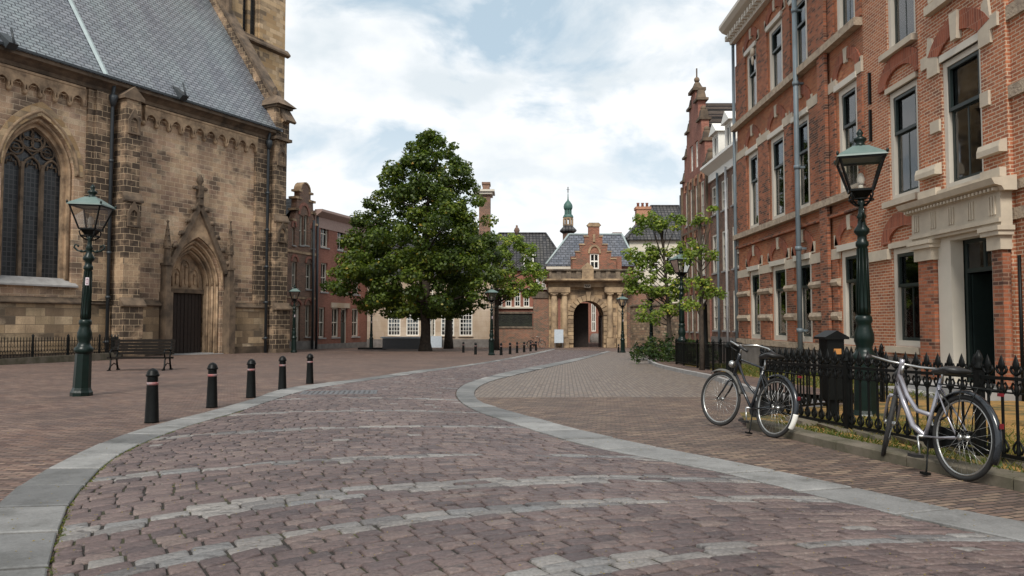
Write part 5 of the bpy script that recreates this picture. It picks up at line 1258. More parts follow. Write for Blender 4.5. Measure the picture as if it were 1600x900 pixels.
MB().tube([(c-.2,-.49,zp(445.5)),(c-.1,-.49,zp(449)),(c,-.49,zp(446.5)),(c+.1,-.49,zp(449)),(c+.2,-.49,zp(445.5))],.035,5).build('emblem',M_iron,st_)
# added dark panel stands in for the shaded left passage side; leaf at right
MB().box(a0+.02,F.u(924.5),3.3,3.42,zq+.05,spr+rise*.9).build('gate_leaf_and_shade_panel',M_doorw,gt)
MB().box(a1-.10,a1-.0,1.0,3.4,zq,spr).build('gate_leaf_and_shade_panel',M_doorw,gt)
# court house seen through the arch
ch2,F2=front('courtyard_house',915,95,'red brick courtyard house seen through the gate arch')
zq2=gz(98)-.5; w_=wx(F2,924,931,474,518)
MB().plate(rect(-3,6,zq2,9),[rect(*w_)],0,.4).build('wall',M_brickr,ch2); window(ch2,*w_,yf=.05,fw=.12,bars=(2,1),bw=.07)
MB().lathe([(.9,zq2),(.9,zq2+1.2),(.6,zq2+1.6)],(F2.u(931),-.8),12).build('stone_trough',M_greyst,ch2)
# blue-white notice board beside the gate
nb,F=front('notice_board',873,70.8,'pale blue notice board on two legs, left of the gate arch','sign')
MB().box(-.42,.42,-.03,.03,gz(70)+.45,gz(70)+1.35+.35).build('board',M_blues,nb); MB().box(-.38,-.33,-.02,.02,gz(70),gz(70)+.45).box(.33,.38,-.02,.02,gz(70),gz(70)+.45).build('leg',M_gbox,nb)
# ================================================================== STREET LAMPS
RS=.86
def make_lamp(x,y,label,sc=1.0,rot=0.0,glass_up=True):
    t=empty('street_lamp',x,y,label,'street lamp',rot,'old green gas-style street lamps')
    z0=zo(t)
    m=MB().lathe([(.23,0),(.23,.07),(.205,.11),(.185,.16),(.165,.84)],n=8,smooth=False,rot=R(22.5))
    m.lathe([(.17,.82),(.20,.86),(.20,.92),(.15,.96),(.13,1.0),(.12,1.04),(.155,1.12),(.15,1.22),(.12,1.30),(.11,1.36),(.135,1.40),(.125,1.46),(.09,1.49)],n=16)
    m.xf(Matrix.Translation((0,0,z0))@Matrix.Diagonal((RS,RS,1,1))); p=m.build('pedestal',M_green,t)
    m=MB().lathe([(.105,1.47),(.098,1.6),(.078,2.44),(.10,2.46),(.10,2.51),(.075,2.54),(.07,2.60),(.12,2.65),(.12,2.69),(.065,2.76),(.055,2.84),(.08,2.87),(.05,2.92),(.042,3.0),(.06,3.06),(.045,3.12)],n=14)
    for k in range(10):
        a=2*math.pi*k/10; m.tube([(.104*math.cos(a),.104*math.sin(a),1.5),(.081*math.cos(a),.081*math.sin(a),2.42)],.008,4)
    m.xf(Matrix.Translation((0,0,z0))@Matrix.Diagonal((RS,RS,1,1))); m.build('shaft',M_green,t)
    m=MB()
    for s in (-1,1):
        m.tube([(0,0,2.84),(s*.12,0,2.80),(s*.22,0,2.82),(s*.29,0,2.88),(s*.27,0,2.94),(s*.22,0,2.92)],[.022,.022,.02,.018,.016,.012],6); m.ball((s*.215,0,2.91),.024,6,5)
        m.ball((s*.15,0,2.81),.032,6,5)
    m.xf(Matrix.Translation((0,0,z0))); m.build('crossbar',M_green,t)
    # scrolled cradle
    m=MB()
    for k in range(4):
        a=R(45+90*k); c,s=math.cos(a),math.sin(a)
        m.tube([(c*r,s*r,z) for r,z in ((.04,3.03),(.09,3.04),(.17,3.10),(.20,3.18),(.17,3.22),(.145,3.19))],.014,5)
        m.tube([(c*r,s*r,z) for r,z in ((.04,3.12),(.10,3.14),(.15,3.20),(.17,3.25))],.012,5)
    m.tube([(.165*math.cos(R(20*k)),.165*math.sin(R(20*k)),3.11) for k in range(18)],.010,4,closed=True)
    m.xf(Matrix.Translation((0,0,z0))); m.build('cradle',M_iron,t)
    b,tp,zb_,zt_=.150,.285,3.24,3.68
    m=MB()
    for sx in (-1,1):
        for sy in (-1,1): m.bar((sx*b,sy*b,zb_),(sx*tp,sy*tp,zt_),.026)
    for h,z,w_ in ((b,zb_,.03),(tp,zt_,.032)):
        for s in (-1,1): m.bar((-h,s*h,z),(h,s*h,z),w_); m.bar((s*h,-h,z),(s*h,h,z),w_)
    m.taper((0,0),.05,.05,3.12,b,b,3.245)
    m.xf(Matrix.Translation((0,0,z0))); ln=m.build('lantern',M_iron,t)
    m=MB()
    for s in (-1,1):
        m.add([(-b,s*b,zb_),(b,s*b,zb_),(tp,s*tp,zt_),(-tp,s*tp,zt_)],[(0,1,2,3)]); m.add([(s*b,-b,zb_),(s*b,b,zb_),(s*tp,tp,zt_),(s*tp,-tp,zt_)],[(0,1,2,3)])
    m.xf(Matrix.Translation((0,0,z0))); m.build('glass',M_lglass,ln)
    m=MB().lathe([(.03,3.25),(.035,3.30),(.03,3.32)],n=8).lathe([(.03,3.32),(.05,3.36),(.052,3.42),(.035,3.48),(.01,3.50)],n=12); m.xf(Matrix.Translation((0,0,z0))); m.build('bulb',M_bulb,ln)
    m=MB().taper((0,0),.325,.325,3.69,.318,.318,3.715).taper((0,0),.318,.318,3.716,.10,.10,3.87)
    m.xf(Matrix.Translation((0,0,z0))); rf=m.build('lantern_roof',M_verd,t)
    m=MB().lathe([(.12,3.86),(.085,3.88),(.055,3.92),(.085,3.955),(.09,3.985),(.05,4.01),(.03,4.03),(.05,4.06),(.035,4.09),(.01,4.13)],n=12)
    for sx in (-1,1):
        for sy in (-1,1): m.ball((sx*.315,sy*.315,3.735),.022,6,4,(1,1,1.6))
    m.xf(Matrix.Translation((0,0,z0))); m.build('finial',M_green,rf)
    t.scale=(sc,sc,sc)
    return t
def sticker(t,z,rad,ang,col=(.7,.62,.64)):
    m=MB(); h=.075; n=5
    for i in range(n):
        a=ang-.38+.76*i/n; b_=ang-.38+.76*(i+1)/n; r=rad+.006
        m.add([(r*math.cos(a),r*math.sin(a),z-h),(r*math.cos(b_),r*math.sin(b_),z-h),(r*math.cos(b_),r*math.sin(b_),z+h),(r*math.cos(a),r*math.sin(a),z+h)],[(0,1,2,3)])
    m.xf(Matrix.Translation((0,0,zo(t)))); s=m.build('sticker',MATS.get('sticker_white') or plain('sticker_white',(.68,.60,.63),.5,var=.3,bs=0),t)
    m=MB()
    for dz,da0,da1 in ((.045,-.2,.2),(-.05,-.2,.2)): 
        a=ang+da0; b_=ang+da1; r=rad+.009; m.add([(r*math.cos(a),r*math.sin(a),z+dz-.006),(r*math.cos(b_),r*math.sin(b_),z+dz-.006),(r*math.cos(b_),r*math.sin(b_),z+dz+.006),(r*math.cos(a),r*math.sin(a),z+dz+.006)],[(0,1,2,3)])
    for da in (-.2,0,.2): 
        a=ang+da-.025; b_=ang+da+.025; r=rad+.009; m.add([(r*math.cos(a),r*math.sin(a),z-.05),(r*math.cos(b_),r*math.sin(b_),z-.05),(r*math.cos(b_),r*math.sin(b_),z+.045),(r*math.cos(a),r*math.sin(a),z+.045)],[(0,1,2,3)])
    m.xf(Matrix.Translation((0,0,zo(t)))); m.build('sticker_print',M_red,s)
x,y=G(127,618.5); lp=make_lamp(x,y,'green street lamp left foreground, in front of the church window and fence',1.0,R(12))
y8=10.35; x8=KX(1347,380)*y8
sticker(lp,2.22,.075,R(-70))
def lamp_copy(px,py,label,sc=1.0,rot=0.0,pos=None):
    x,y=pos or G(px,py); c=copy_tree(lp); c.location=(x,y,gz(y)); c['label']=label; c.scale=(sc,)*3; c.rotation_euler.z=rot; return c
lamp_copy(0,0,'largest green street lamp, behind the spiked fence in front of the red brick building',.975,R(70),(x8,y8))
lamp_copy(459,551,'street lamp just right of the church corner, in front of the gabled house',1.12,R(20))
lamp_copy(580,546,'street lamp on a square slab, its lantern hidden in the big tree foliage',1.02,.1)
lamp_copy(768,555,'street lamp right of the big tree, standing behind the row of small bollards',1.0,.3)
lamp_copy(973,551,'street lamp directly in front of the right side of the gate',.98,.2)
lamp_copy(1018,562,'street lamp among the right trees, at the far corner of the kerb',.90,.0)
lamp_copy(1066,572,'tall street lamp between the shrubs and low railing on the right pavement',1.10,R(15))
x,y=G(1103,581.5); t=empty('iron_post',x,y,'slender black iron post with moulded foot beside the low railing, under leaves','post'); z0=zo(t)
MB().lathe([(.17,z0),(.17,z0+.05),(.13,z0+.1),(.12,z0+.62),(.14,z0+.66),(.10,z0+.72),(.085,z0+1.0),(.06,z0+2.1),(.07,z0+2.12),(.03,z0+2.2)],n=12).build('post',M_iron,t)
x,y=G(580,546); m=MB().box(-1.0,1.0,-.6,.6,gz(y),gz(y)+.16); t=empty('lamp_slab',x,y,'square stone slab under the lamp at the stone house','slab'); m.build('slab',M_iron,t)
lp.rotation_euler=(0,R(1.6),R(4))
# ================================================================== BOLLARDS
def make_bollard(x,y,label,group):
    t=empty('bollard',x,y,label,'bollard',0,group); z0=zo(t)
    m=MB().lathe([(.095,0),(.09,.02),(.068,.60),(.070,.615)],n=12).lathe([(.073,.615),(.086,.625),(.086,.64),(.078,.65),(.072,.675),(.055,.705),(.03,.722),(.004,.73)],n=16)
    m.xf(Matrix.Translation((0,0,z0))); m.build('post',M_iron,t)
    m=MB().lathe([(.0745,.505),(.0735,.545)],n=16); m.xf(Matrix.Translation((0,0,z0))); m.build('red_band',M_fadedred,t)
    return t
nb_=[(237,660.5),(331,637),(392,621.5),(441,609),(484,599.5)]
lab=['nearest and largest black bollard, with faded red band, left of the road','second nearest black bollard from the camera on the left','middle bollard of the five large ones beside the left granite band','fourth black bollard along the left granite band, counting away','farthest of the five large bollards along the left granite band']
x,y=G(*nb_[0]); b0=make_bollard(x,y,lab[0],'large bollards along the left band')
for (px,py),l in zip(nb_[1:],lab[1:]):
    x,y=G(px,py); c=copy_tree(b0); c.location=(x,y,gz(y)); c['label']=l; c.rotation_euler.z=px
far=[(724,551,'small bollard at the left end of the far row, under the big tree'),(743,554,'small bollard second from left in the far row, under the tree edge'),(783,555,'small bollard just right of the lamp in the far row'),(797,553.5,'small bollard, second to the right of the far-row lamp'),
(808,551.6,'small bollard, third to the right of the far-row lamp'),(819,550.5,'small bollard, third from the right end of the far row'),(829,549,'small bollard, second from the right end of the far row'),(837.5,548,'small bollard at the right end of the far row, by the brick wall'),
(765,545,'bollard half hidden behind the foot of the far-row lamp'),(970,551,'short bollard touching the foot of the lamp before the gate'),(996,548,'short bollard by the wall right of the gate'),(1003,549,'tilted short bollard right of the gate near the kerb')]
for px,py,l in far:
    x,y=G(px,py); c=copy_tree(b0); c.location=(x,y,gz(y)); c['label']=l; c['group']='small bollards far away by the gate'
    if px>=965: c.scale=(.8,.8,.8); c.location.x+= -.15 if px<975 else 0
    if px==1003: c.rotation_euler=(0,R(14),0)
# thick rounded post at the railing end
x,y=G(1141,589); t=empty('railing_post',x,y,'thick black round-capped iron post at the near end of the low railing','post'); z0=zo(t)
MB().lathe([(.17,z0),(.16,z0+.06),(.13,z0+.12),(.12,z0+.8),(.15,z0+.82),(.15,z0+.87),(.11,z0+.92),(.08,z0+.98),(.01,z0+1.0)],n=14).build('post',M_iron,t)
# ================================================================== BENCH
x,y=G(215,579); bn=empty('park_bench',x,y+.2,'dark slatted wooden bench with cast iron legs in front of the church fence','bench',R(6)); z0=zo(bn)
bw_=.98
m=MB()
for i in range(5): m.box(-bw_,bw_,-.27+i*.105,-.18+i*.105,z0+.40-i*.006,z0+.465-i*.006)
m.build('seat',M_benchw,bn)
m=MB()
for i in range(5): m.box(-bw_,bw_,.27+i*.028,.31+i*.028,z0+.52+i*.105,z0+.605+i*.105)
m.build('backrest',M_benchw,bn)
for s in (-1,1):
    xx=s*.86; q=MB()
    q.tube([(xx,.34,z0+.02),(xx,.26,z0+.22),(xx,.22,z0+.42),(xx,.30,z0+.62),(xx,.42,z0+1.04)],[.035,.03,.028,.026,.022],6)
    q.tube([(xx,-.36,z0+.02),(xx,-.27,z0+.15),(xx,-.26,z0+.34),(xx,-.18,z0+.41),(xx,.25,z0+.40)],[.04,.03,.028,.028,.03],6)
    q.tube([(xx,-.25,z0+.42),(xx,-.33,z0+.60),(xx,-.26,z0+.69),(xx,0,z0+.67),(xx,.30,z0+.66)],[.025,.022,.03,.022,.022],6)
    q.tube([(xx,-.2,z0+.16),(xx,0,z0+.24),(xx,.25,z0+.18)],.018,5); q.box(xx-.04,xx+.04,-.43,-.3,z0,z0+.04).box(xx-.04,xx+.04,.3,.42,z0,z0+.04)
    q.build('leg',M_iron,bn)
# ================================================================== FENCE BY THE CHURCH
def run_fence(name,P,Q,label,h=.95,sp=.16,step=None,z0f=None,kerb=None,style=1,mat=None,base=0):
    P=Vector(P);Q=Vector(Q);L_n=(Q-P).length; ang=math.atan2(Q.y-P.y,Q.x-P.x); mat=mat or M_iron
    t=empty(name,P.x,P.y,label,'fence',ang); z0=zo(t)+base; sl=(gz(Q.y)-gz(P.y))/L_n
    zf=lambda u: z0+sl*u
    m=MB()
    for zr_ in ((.12,h-.18) if style else (.1,h-.05)): m.bar((0,0,zf(0)+zr_),(L_n,0,zf(L_n)+zr_),.03,.022)
    m.build('rails',mat,t)
    n=int(L_n/sp); q=MB()
    for i in range(n):
        u=(i+.5)*sp; z=zf(u); q.bar((u,0,z+.04),(u,0,z+h-.06),.022); q.taper((u,0),.018,.008,z+h-.08,.002,.002,z+h)
        if style and i<n-1:
            q.bar((u,0,z+.18),(u+sp,0,z+.45),.014); q.bar((u+sp,0,z+.18),(u,0,z+.45),.014)
            q.tube([(u+.02,0,z+.62),(u+sp*.5,0,z+.50),(u+sp-.02,0,z+.62)],.007,4)
            q.bar((u+sp/2,0,z+.12),(u+sp/2,0,z+h-.28),.010)
    q.build('bars',mat,t)
    for i in range(int(L_n/2)+1):
        u=min(i*2.0,L_n); z=zf(u); MB().box(u-.03,u+.03,-.03,.03,z-.1,z+h+.02).taper((u,0),.045,.045,z+h+.02,.004,.004,z+h+.12).build('post',mat,t)
    if kerb: MB().box(-.1,L_n+.1,-.16,.14,min(zf(0),zf(L_n))-.3-base,max(zf(0),zf(L_n))+.03).build('kerbstone',M_kerb,t)
    return t
run_fence('church_fence',(-20.9,25.6),(-19.2,36.3),'low black iron fence with crossed bars on a stone kerb along the church',h=.98,base=.14,kerb=True)
run_fence('church_fence',(-19.2,36.3),(-21.0,40.4),'short return of the low iron fence behind the bench to the church wall',h=.98,base=.14,kerb=True)
# ================================================================== SPIKED CAST IRON FENCE
A0=Vector((3.45,10.44)); A1=Vector((3.45+.181*7.6,10.44-7.6)); LnF=(A1-A0).length
sf=empty('spiked_fence',A0.x,A0.y,'long black cast iron fence with leaf-shaped spearheads behind the silver bicycle','fence',math.atan2(A1.y-A0.y,A1.x-A0.x)); z0=zo(sf)
slp=(gz(A1.y)-gz(A0.y))/LnF; 
def balust(lean=0):
    """one cast baluster with fleur finial and scrolled foot, from the bottom rail up; z=0 ground"""
    m=MB(); m.lathe([(.012,.13),(.016,.16),(.022,.19),(.015,.22),(.0125,.27),(.0125,.72),(.016,.74),(.022,.765),(.016,.79),(.013,.83),(.012,.90)],n=7)
    # scrolls at the foot and the head
    for s in (-1,1):
        m.tube([(s*.012,0,.29),(s*.040,0,.245),(s*.050,0,.21),(s*.030,0,.17),(s*.012,0,.18)],[.007,.010,.011,.010,.006],5)
        m.tube([(s*.010,0,.71),(s*.035,0,.745),(s*.052,0,.79),(s*.035,0,.83),(s*.018,0,.81)],[.006,.008,.010,.009,.006],5)
        m.tube([(s*.010,0,.905),(s*.036,0,.925),(s*.052,0,.955),(s*.045,0,.985),(s*.028,0,.965)],[.009,.013,.013,.011,.007],5)
    # spear leaf
    m.lathe([(.016,.90),(.026,.915),(.016,.935),(.020,.95),(.034,.985),(.033,1.01),(.020,1.05),(.006,1.085),(.001,1.10)],n=8,sy=.55)
    m.v=[(x,y,.135+(z-.135)*.885) for x,y,z in m.v]; return m
def castfence(root,Ln,slp,first_off=.0,sp=.148,posts=None,base=.02):
    z0=zo(root); m=MB()
    m.bar((-.05,0,z0+.135+base),(Ln,0,z0+.135+base+slp*Ln),.034,.030); m.bar((-.05,0,z0+.785+base),(Ln,0,z0+.785+base+slp*Ln),.036,.028)
    m.bar((-.05,0,z0+.665+base),(Ln,0,z0+.665+base+slp*Ln),.014,.014)
    m.build('rails',M_iron,root)
    n=int(Ln/sp); proto=None
    for i in range(n):
        u=first_off+i*sp
        if proto is None:
            b=balust(); b.build('baluster',M_iron,root,keepz=True); proto=bpy.data.objects[[o.name for o in bpy.data.objects if o.parent==root and o.name.startswith('baluster')][0]]; o=proto
        else:
            o=proto.copy(); COL.objects.link(o); o.parent=root
        o.location=(u,0,base+slp*u)
    for u in posts:
        q=MB().box(u-.03,u+.03,-.03,.03,z0+slp*u-.1,z0+slp*u+.87); q.lathe([(.036,z0+slp*u+.87),(.045,z0+slp*u+.89),(.022,z0+slp*u+.92),(.036,z0+slp*u+.96),(.03,z0+slp*u+.99),(.008,z0+slp*u+1.04)],(u,0),10)
        q.build('post',M_iron,root)
castfence(sf,LnF,slp,.05,posts=(0,1.9,3.8,5.7,7.6))
# return of the fence toward the brick building, and the row further back
B0=A0; B1=Vector((6.05,12.4)); LB=(B1-B0).length
s2=empty('spiked_fence',B0.x,B0.y,'return of the spiked iron fence running behind the black bicycle to the brick building','fence',math.atan2(B1.y-B0.y,B1.x-B0.x))
castfence(s2,LB,(gz(B1.y)-gz(B0.y))/LB,.1,posts=(LB,))
s3=empty('spiked_fence',6.1,8.9,'rear row of spiked iron fence between the garden bed and the doorway','fence',R(-82))
castfence(s3,5.2,.016,.1,sp=.2,posts=(0,2.6,5.2))
run_fence('garden_railing',(6.08,20.9),(6.1,28.1),'plain low black railing along the grass strip on the right pavement',h=.85,sp=.14,style=0,base=.1)
run_fence('garden_railing',(6.1,28.1),(9.5,29.5),'plain black railing turning in behind the shrubs toward the dormer house',h=.85,sp=.14,style=0,base=.1)
t=empty('basement_railing',6.3,20.8,'flat-topped black railing panel between the thick post and the brick building','fence',R(78)); z0=zo(t)
MB().bar((0,0,z0+.95),(3.2,0,z0+.92),.05,.03).bar((0,0,z0+.45),(3.2,0,z0+.42),.03).build('rails',M_iron,t)
q=MB()
for i in range(22): q.bar((.1+i*.145,0,z0+.1),(.1+i*.145,0,z0+.93),.014)
q.build('bars',M_iron,t)
# ================================================================== POST BOX BEHIND THE FENCE
y=9.8; x=KX(1299,530)*y; t=empty('letter_box',x,y,'black iron box with pitched roof and orange label behind the spiked fence','letter box',R(8)); z0=zo(t)
MB().box(-.115,.115,-.1,.1,z0+.35,z0+1.12).build('body',M_iron,t); MB().box(-.06,.06,-.05,.05,z0,z0+.35).build('stand',M_iron,t)
MB().prism([(-.165,z0+1.121),(.165,z0+1.121),(.165,z0+1.15),(0,z0+1.235),(-.165,z0+1.15)],-.14,.14).build('roof',M_iron,t)
MB().box(-.03,.07,-.108,-.101,z0+.93,z0+1.0).build('label_plate',M_orng,t)
# ================================================================== BICYCLES
M_dustg=plain('dusty_grey_mudguard',(.16,.15,.13),.5,var=.8,scale=14,c2=(.05,.05,.05))
def ringpts(c,r,n,ax='y'):
    return [(c[0]+r*math.cos(2*math.pi*k/n),c[1],c[2]+r*math.sin(2*math.pi*k/n)) for k in range(n)]
def make_bike(x,y,label,head,lean,steer,fp,style,group=None,wr=.345):
    t=empty('bicycle',x,y,label,'bicycle',head,group); t.rotation_euler=(R(lean),0,head); ZO[t.name]=0
    def wheel(cx,parent=None,M=None):
        f=MB().tube(ringpts((cx,0,wr),wr-.02,40),.021,7,closed=True)
        if M: f.xf(M)
        hubm=MB().lathe([(.022,-.05),(.028,-.035),(.016,-.03),(.016,.03),(.028,.035),(.022,.05)],n=10); hubm.xf(Matrix.Translation((cx,0,wr))@Matrix.Rotation(R(90),4,'X'))
        if M: hubm.xf(M)
        w=hubm.build('wheel',M_chrome,t)
        f.build('tyre',M_tyre,w)
        r=MB().tube(ringpts((cx,0,wr),wr-.046,40),.011,5,closed=True)
        if M: r.xf(M)
        r.build('rim',M_chrome,w)
        s=MB()
        for k in range(28):
            a=2*math.pi*k/28; o=.9 if k%2 else -.9; sd=.03 if k%4<2 else -.03
            s.tube([(cx+.025*math.cos(a+o),sd,wr+.025*math.sin(a+o)),(cx+(wr-.05)*math.cos(a),0,wr+(wr-.05)*math.sin(a))],.0016,3)
        if M: s.xf(M)
        s.build('spokes',M_chrome,w)
    DZ=-.12 if style=='silver' else 0
    WB=1.06; rear=(0,0,wr); bb=(.44,0,.29); st=(.28,0,.80); hd0=(.86,0,.62); hd1=(.80,0,.90)
    ax=Vector(hd0)-Vector(hd1); SM=Matrix.Translation(Vector(hd1))@Matrix.Rotation(R(steer),4,Vector((-.21,0,.98)))@Matrix.Translation(-Vector(hd1))
    wheel(0); wheel(WB,M=SM)
    m=MB(); paint=fp
    m.tube([bb,(.40,0,.42),st],.018,8); m.tube([hd0,hd1,(.79,0,.94)],.021,8)
    if style=='silver':
        m.tube([(.84,0,.72),(.74,0,.55),(.60,0,.36),bb],[.026,.026,.026,.024],8); m.tube([(.82,0,.80),(.70,0,.62),(.56,0,.50),(.38,0,.48)],[.020]*4,8)
    else:
        m.tube([(.845,0,.70),bb],.017,8); m.tube([(.81,0,.84),(.62,0,.60),(.38,0,.46)],.015,8); m.tube([(.80,0,.87),(.285,0,.78)],.013,8)
    for s in (-1,1):
        m.tube([(bb[0],s*.02,bb[2]),(.2,s*.05,.31),(0,s*.06,wr)],.010,6); m.tube([(.31,s*.02,.72),(.15,s*.05,.52),(0,s*.06,wr)],.008,6)
    m.lathe([(.03,-.04),(.03,.04)],n=10) if False else None
    m.build('frame',paint,t)
    m=MB()
    for s in (-1,1): m.tube([(.865,s*.03,.60),(.90,s*.05,.58),(.97,s*.055,.46),(WB,s*.055,wr)],[.016,.015,.012,.009],7)
    m.tube([(.87,-.05,.60),(.87,.05,.60)],.016,6); m.xf(SM); m.build('fork',paint,t)
    m=MB()
    if style=='silver': m.tube([(.79,0,.93),(.78,0,.99),(.82,0,1.02)],.014,7); m.tube([(.60,-.29,1.01),(.70,-.27,1.03),(.81,-.13,1.02),(.82,0,1.02),(.81,.13,1.02),(.70,.27,1.03),(.60,.29,1.01)],.012,7)
    else: m.tube([(.79,0,.93),(.77,0,1.02),(.80,0,1.05)],.013,7); m.tube([(.47,-.25,.98),(.60,-.28,1.04),(.74,-.22,1.07),(.81,-.08,1.05),(.80,0,1.05),(.81,.08,1.05),(.74,.22,1.07),(.60,.28,1.04),(.47,.25,.98)],.012,7)
    m.xf(SM); hb=m.build('handlebar',M_chrome,t); hb.location.z+=DZ
    m=MB()
    for s in (-1,1):
        if style=='silver': m.tube([(.56,s*.295,1.0),(.67,s*.28,1.025)],.019,8)
        else: m.tube([(.43,s*.245,.965),(.55,s*.265,1.015)],.018,8)
        m.tube([(.70,s*.25,1.0),(.60,s*.25,.96)],.006,5)
    m.xf(SM); m.build('grip',M_plas,hb)
    m=MB().lathe([(.012,.76),(.012,.90)],(.275,0),8); m.build('seatpost',M_chrome,t)
    m=MB(); secs=[(.10,.115,.92,.03),(.16,.11,.925,.045),(.24,.085,.92,.045),(.32,.045,.91,.035),(.38,.03,.905,.03),(.42,.018,.895,.02)]
    vs=[];fs=[]
    for i,(sx,hw,z,th) in enumerate(secs):
        for k in range(10):
            a=2*math.pi*k/10; vs.append((sx-.03,hw*math.cos(a),z+.02+th*math.sin(a)*(1 if math.sin(a)>0 else 1.4)*.7))
    for i in range(len(secs)-1):
        for k in range(10): fs.append((i*10+k,i*10+(k+1)%10,(i+1)*10+(k+1)%10,(i+1)*10+k))
    fs.append(tuple(range(9,-1,-1))); fs.append(tuple((len(secs)-1)*10+k for k in range(10))); m.add(vs,fs,True); sdl=m.build('saddle',M_plas,t); sdl.location.z+=DZ*.5
    def fender(cx,a0,a1,mat,M=None,w_=.032,name='mudguard'):
        m=MB(); n=18; vs=[];fs=[]
        for i in range(n+1):
            a=R(a0+(a1-a0)*i/n)
            for k,(dy_,dr) in enumerate(((-w_,.012),(-w_*.6,.03),(0,.037),(w_*.6,.03),(w_,.012))):
                r=wr+dr; vs.append((cx+r*math.cos(a),dy_,wr+r*math.sin(a)))
        for i in range(n):
            for k in range(4): fs.append((i*5+k,(i+1)*5+k,(i+1)*5+k+1,i*5+k+1))
        m.add(vs,fs,True)
        if M: m.xf(M)
        o=m.build(name,mat,t); sm=o.modifiers.new('s','SOLIDIFY'); sm.thickness=.002; return o
    rf=fender(0,25 if style=='silver' else 60,205,M_blackp)
    if style!='silver':
        fender(0,186,214,M_white,w_=.034); fender(WB,60,165,M_dustg,SM)
    else: pass
    MB().box(-.385,-.372,-.015,.015,wr+.12,wr+.16).build('rear_reflector',M_red,t)
    # chain case, crank
    m=MB(); pts=[(bb[0]+.10*math.cos(a),bb[2]+.10*math.sin(a)) for a in [R(-90+20*k) for k in range(10)]]+[(0+.055*math.cos(a),wr+.055*math.sin(a)) for a in [R(90+20*k) for k in range(10)]]
    m.plate(pts,[],-.075,-.045); m.build('chain_case',M_plas if style!='silver' else M_iron,t)
    m=MB().tube([(bb[0],-.06,bb[2]),(bb[0],.07,bb[2])],.012,8).tube([bb[:1]+(.075,)+bb[2:],(bb[0]-.05,.08,bb[2]-.16)],.009,6).tube([bb[:1]+(-.085,)+bb[2:],(bb[0]+.05,-.09,bb[2]+.16)],.009,6)
    cr_=m.build('crank',M_chrome,t)
    MB().box(bb[0]-.10,bb[0]-.01,.08,.17,bb[2]-.175,bb[2]-.15).box(bb[0]+.01,bb[0]+.10,-.18,-.09,bb[2]+.15,bb[2]+.175).build('pedal',M_plas,cr_)
    m=MB()
    for s in (-1,1): m.tube([(.24,s*.06,.755),(-.10,s*.065,.755),(-.30,s*.06,.75),(-.34,0,.75)],.006,5); m.tube([(-.20,s*.065,.755),(0,s*.07,wr)],.005,5); m.tube([(-.02,s*.065,.755),(.0,s*.07,wr)],.005,5)
    for xx in (-.28,-.15,0,.12): m.tube([(xx,-.06,.757),(xx,.06,.757)],.005,5)
    m.build('luggage_rack',M_iron,t)
    MB().box(-.365,-.345,-.022,.022,.71,.735).build('tail_light',M_red,t)
    m=MB().tube([(.36,.03,.27),(.20,.16,.02)],.008,5); m.box(.17,.23,.14,.2,.0,.02); m.build('kickstand',M_iron,t)
    m=MB().ball((.91,0,.80),.045,10,8); m.xf(SM); m.build('headlight',M_chrome if style!='silver' else M_plas,t)
    m=MB().tube([(.28,.02,.70),(.12,.05,.60),(.10,.08,.50),(.16,.09,.46)],.008,5).tube([(.84,0,.86),(.86,.03,.80),(.80,.03,.70)],.004,4); m.build('lock_and_cables',M_plas,t)
    return t
# silver bicycle: rear wheel at (1510,750), front wheel at (1367,718)
rx,ry=G(1512,751); fx,fy=G(1369,719.5); hd=R(90+9)
bk=make_bike(rx-.05,ry,'silver step-through bicycle leaning against the spiked fence at the right',hd,5,-38,M_silver,'silver')
rx,ry=G(1206,684); fx,fy=G(1131,669); hd2=math.atan2(fy-ry,fx-rx)
bk2=make_bike(rx,ry,'black bicycle with white rear mudguard tip parked at the left end of the spiked fence',hd2,9,10,M_blackp,'black')
# pale rag on the bars of the fence, and a parked bicycle far away by the garden wall
c=copy_tree(bk2); x,y=G(829,544.5); c.location=(x,y+.3,gz(y)); c.rotation_euler=(R(4),0,R(10)); c['label']='tiny dark bicycle far away leaning on the garden wall left of the gate'
# ================================================================== UTILITY BOX, PUMP UNDER THE TREE
x,y=G(632,546); t=empty('grey_box',x,y,'long grey box with pale lid on the ground left of the big tree trunk','box'); z0=zo(t)
MB().box(-1.75,1.75,-.5,.5,z0+.05,z0+.92).build('body',M_gbox,t); MB().box(-1.9,1.9,-.6,.6,z0+.925,z0+1.05).build('lid',M_blues,t)
MB().box(-1.7,-1.5,-.4,.4,z0-.05,z0+.05).box(1.5,1.7,-.4,.4,z0-.05,z0+.05).build('foot',M_iron,t)
x,y=G(593,541); t=empty('water_pump',x,y,'small dark iron pump post between the slab lamp and grey box','pump'); z0=zo(t)
MB().lathe([(.22,z0),(.15,z0+.15),(.12,z0+.9),(.2,z0+.95),(.13,z0+1.1),(.13,z0+1.4),(.2,z0+1.5),(.05,z0+1.8),(.02,z0+2.0)],n=10).build('body',M_iron,t)
MB().tube([(.1,0,z0+1.3),(.35,0,z0+1.45),(.42,0,z0+1.0)],.03,6).build('handle',M_iron,t)
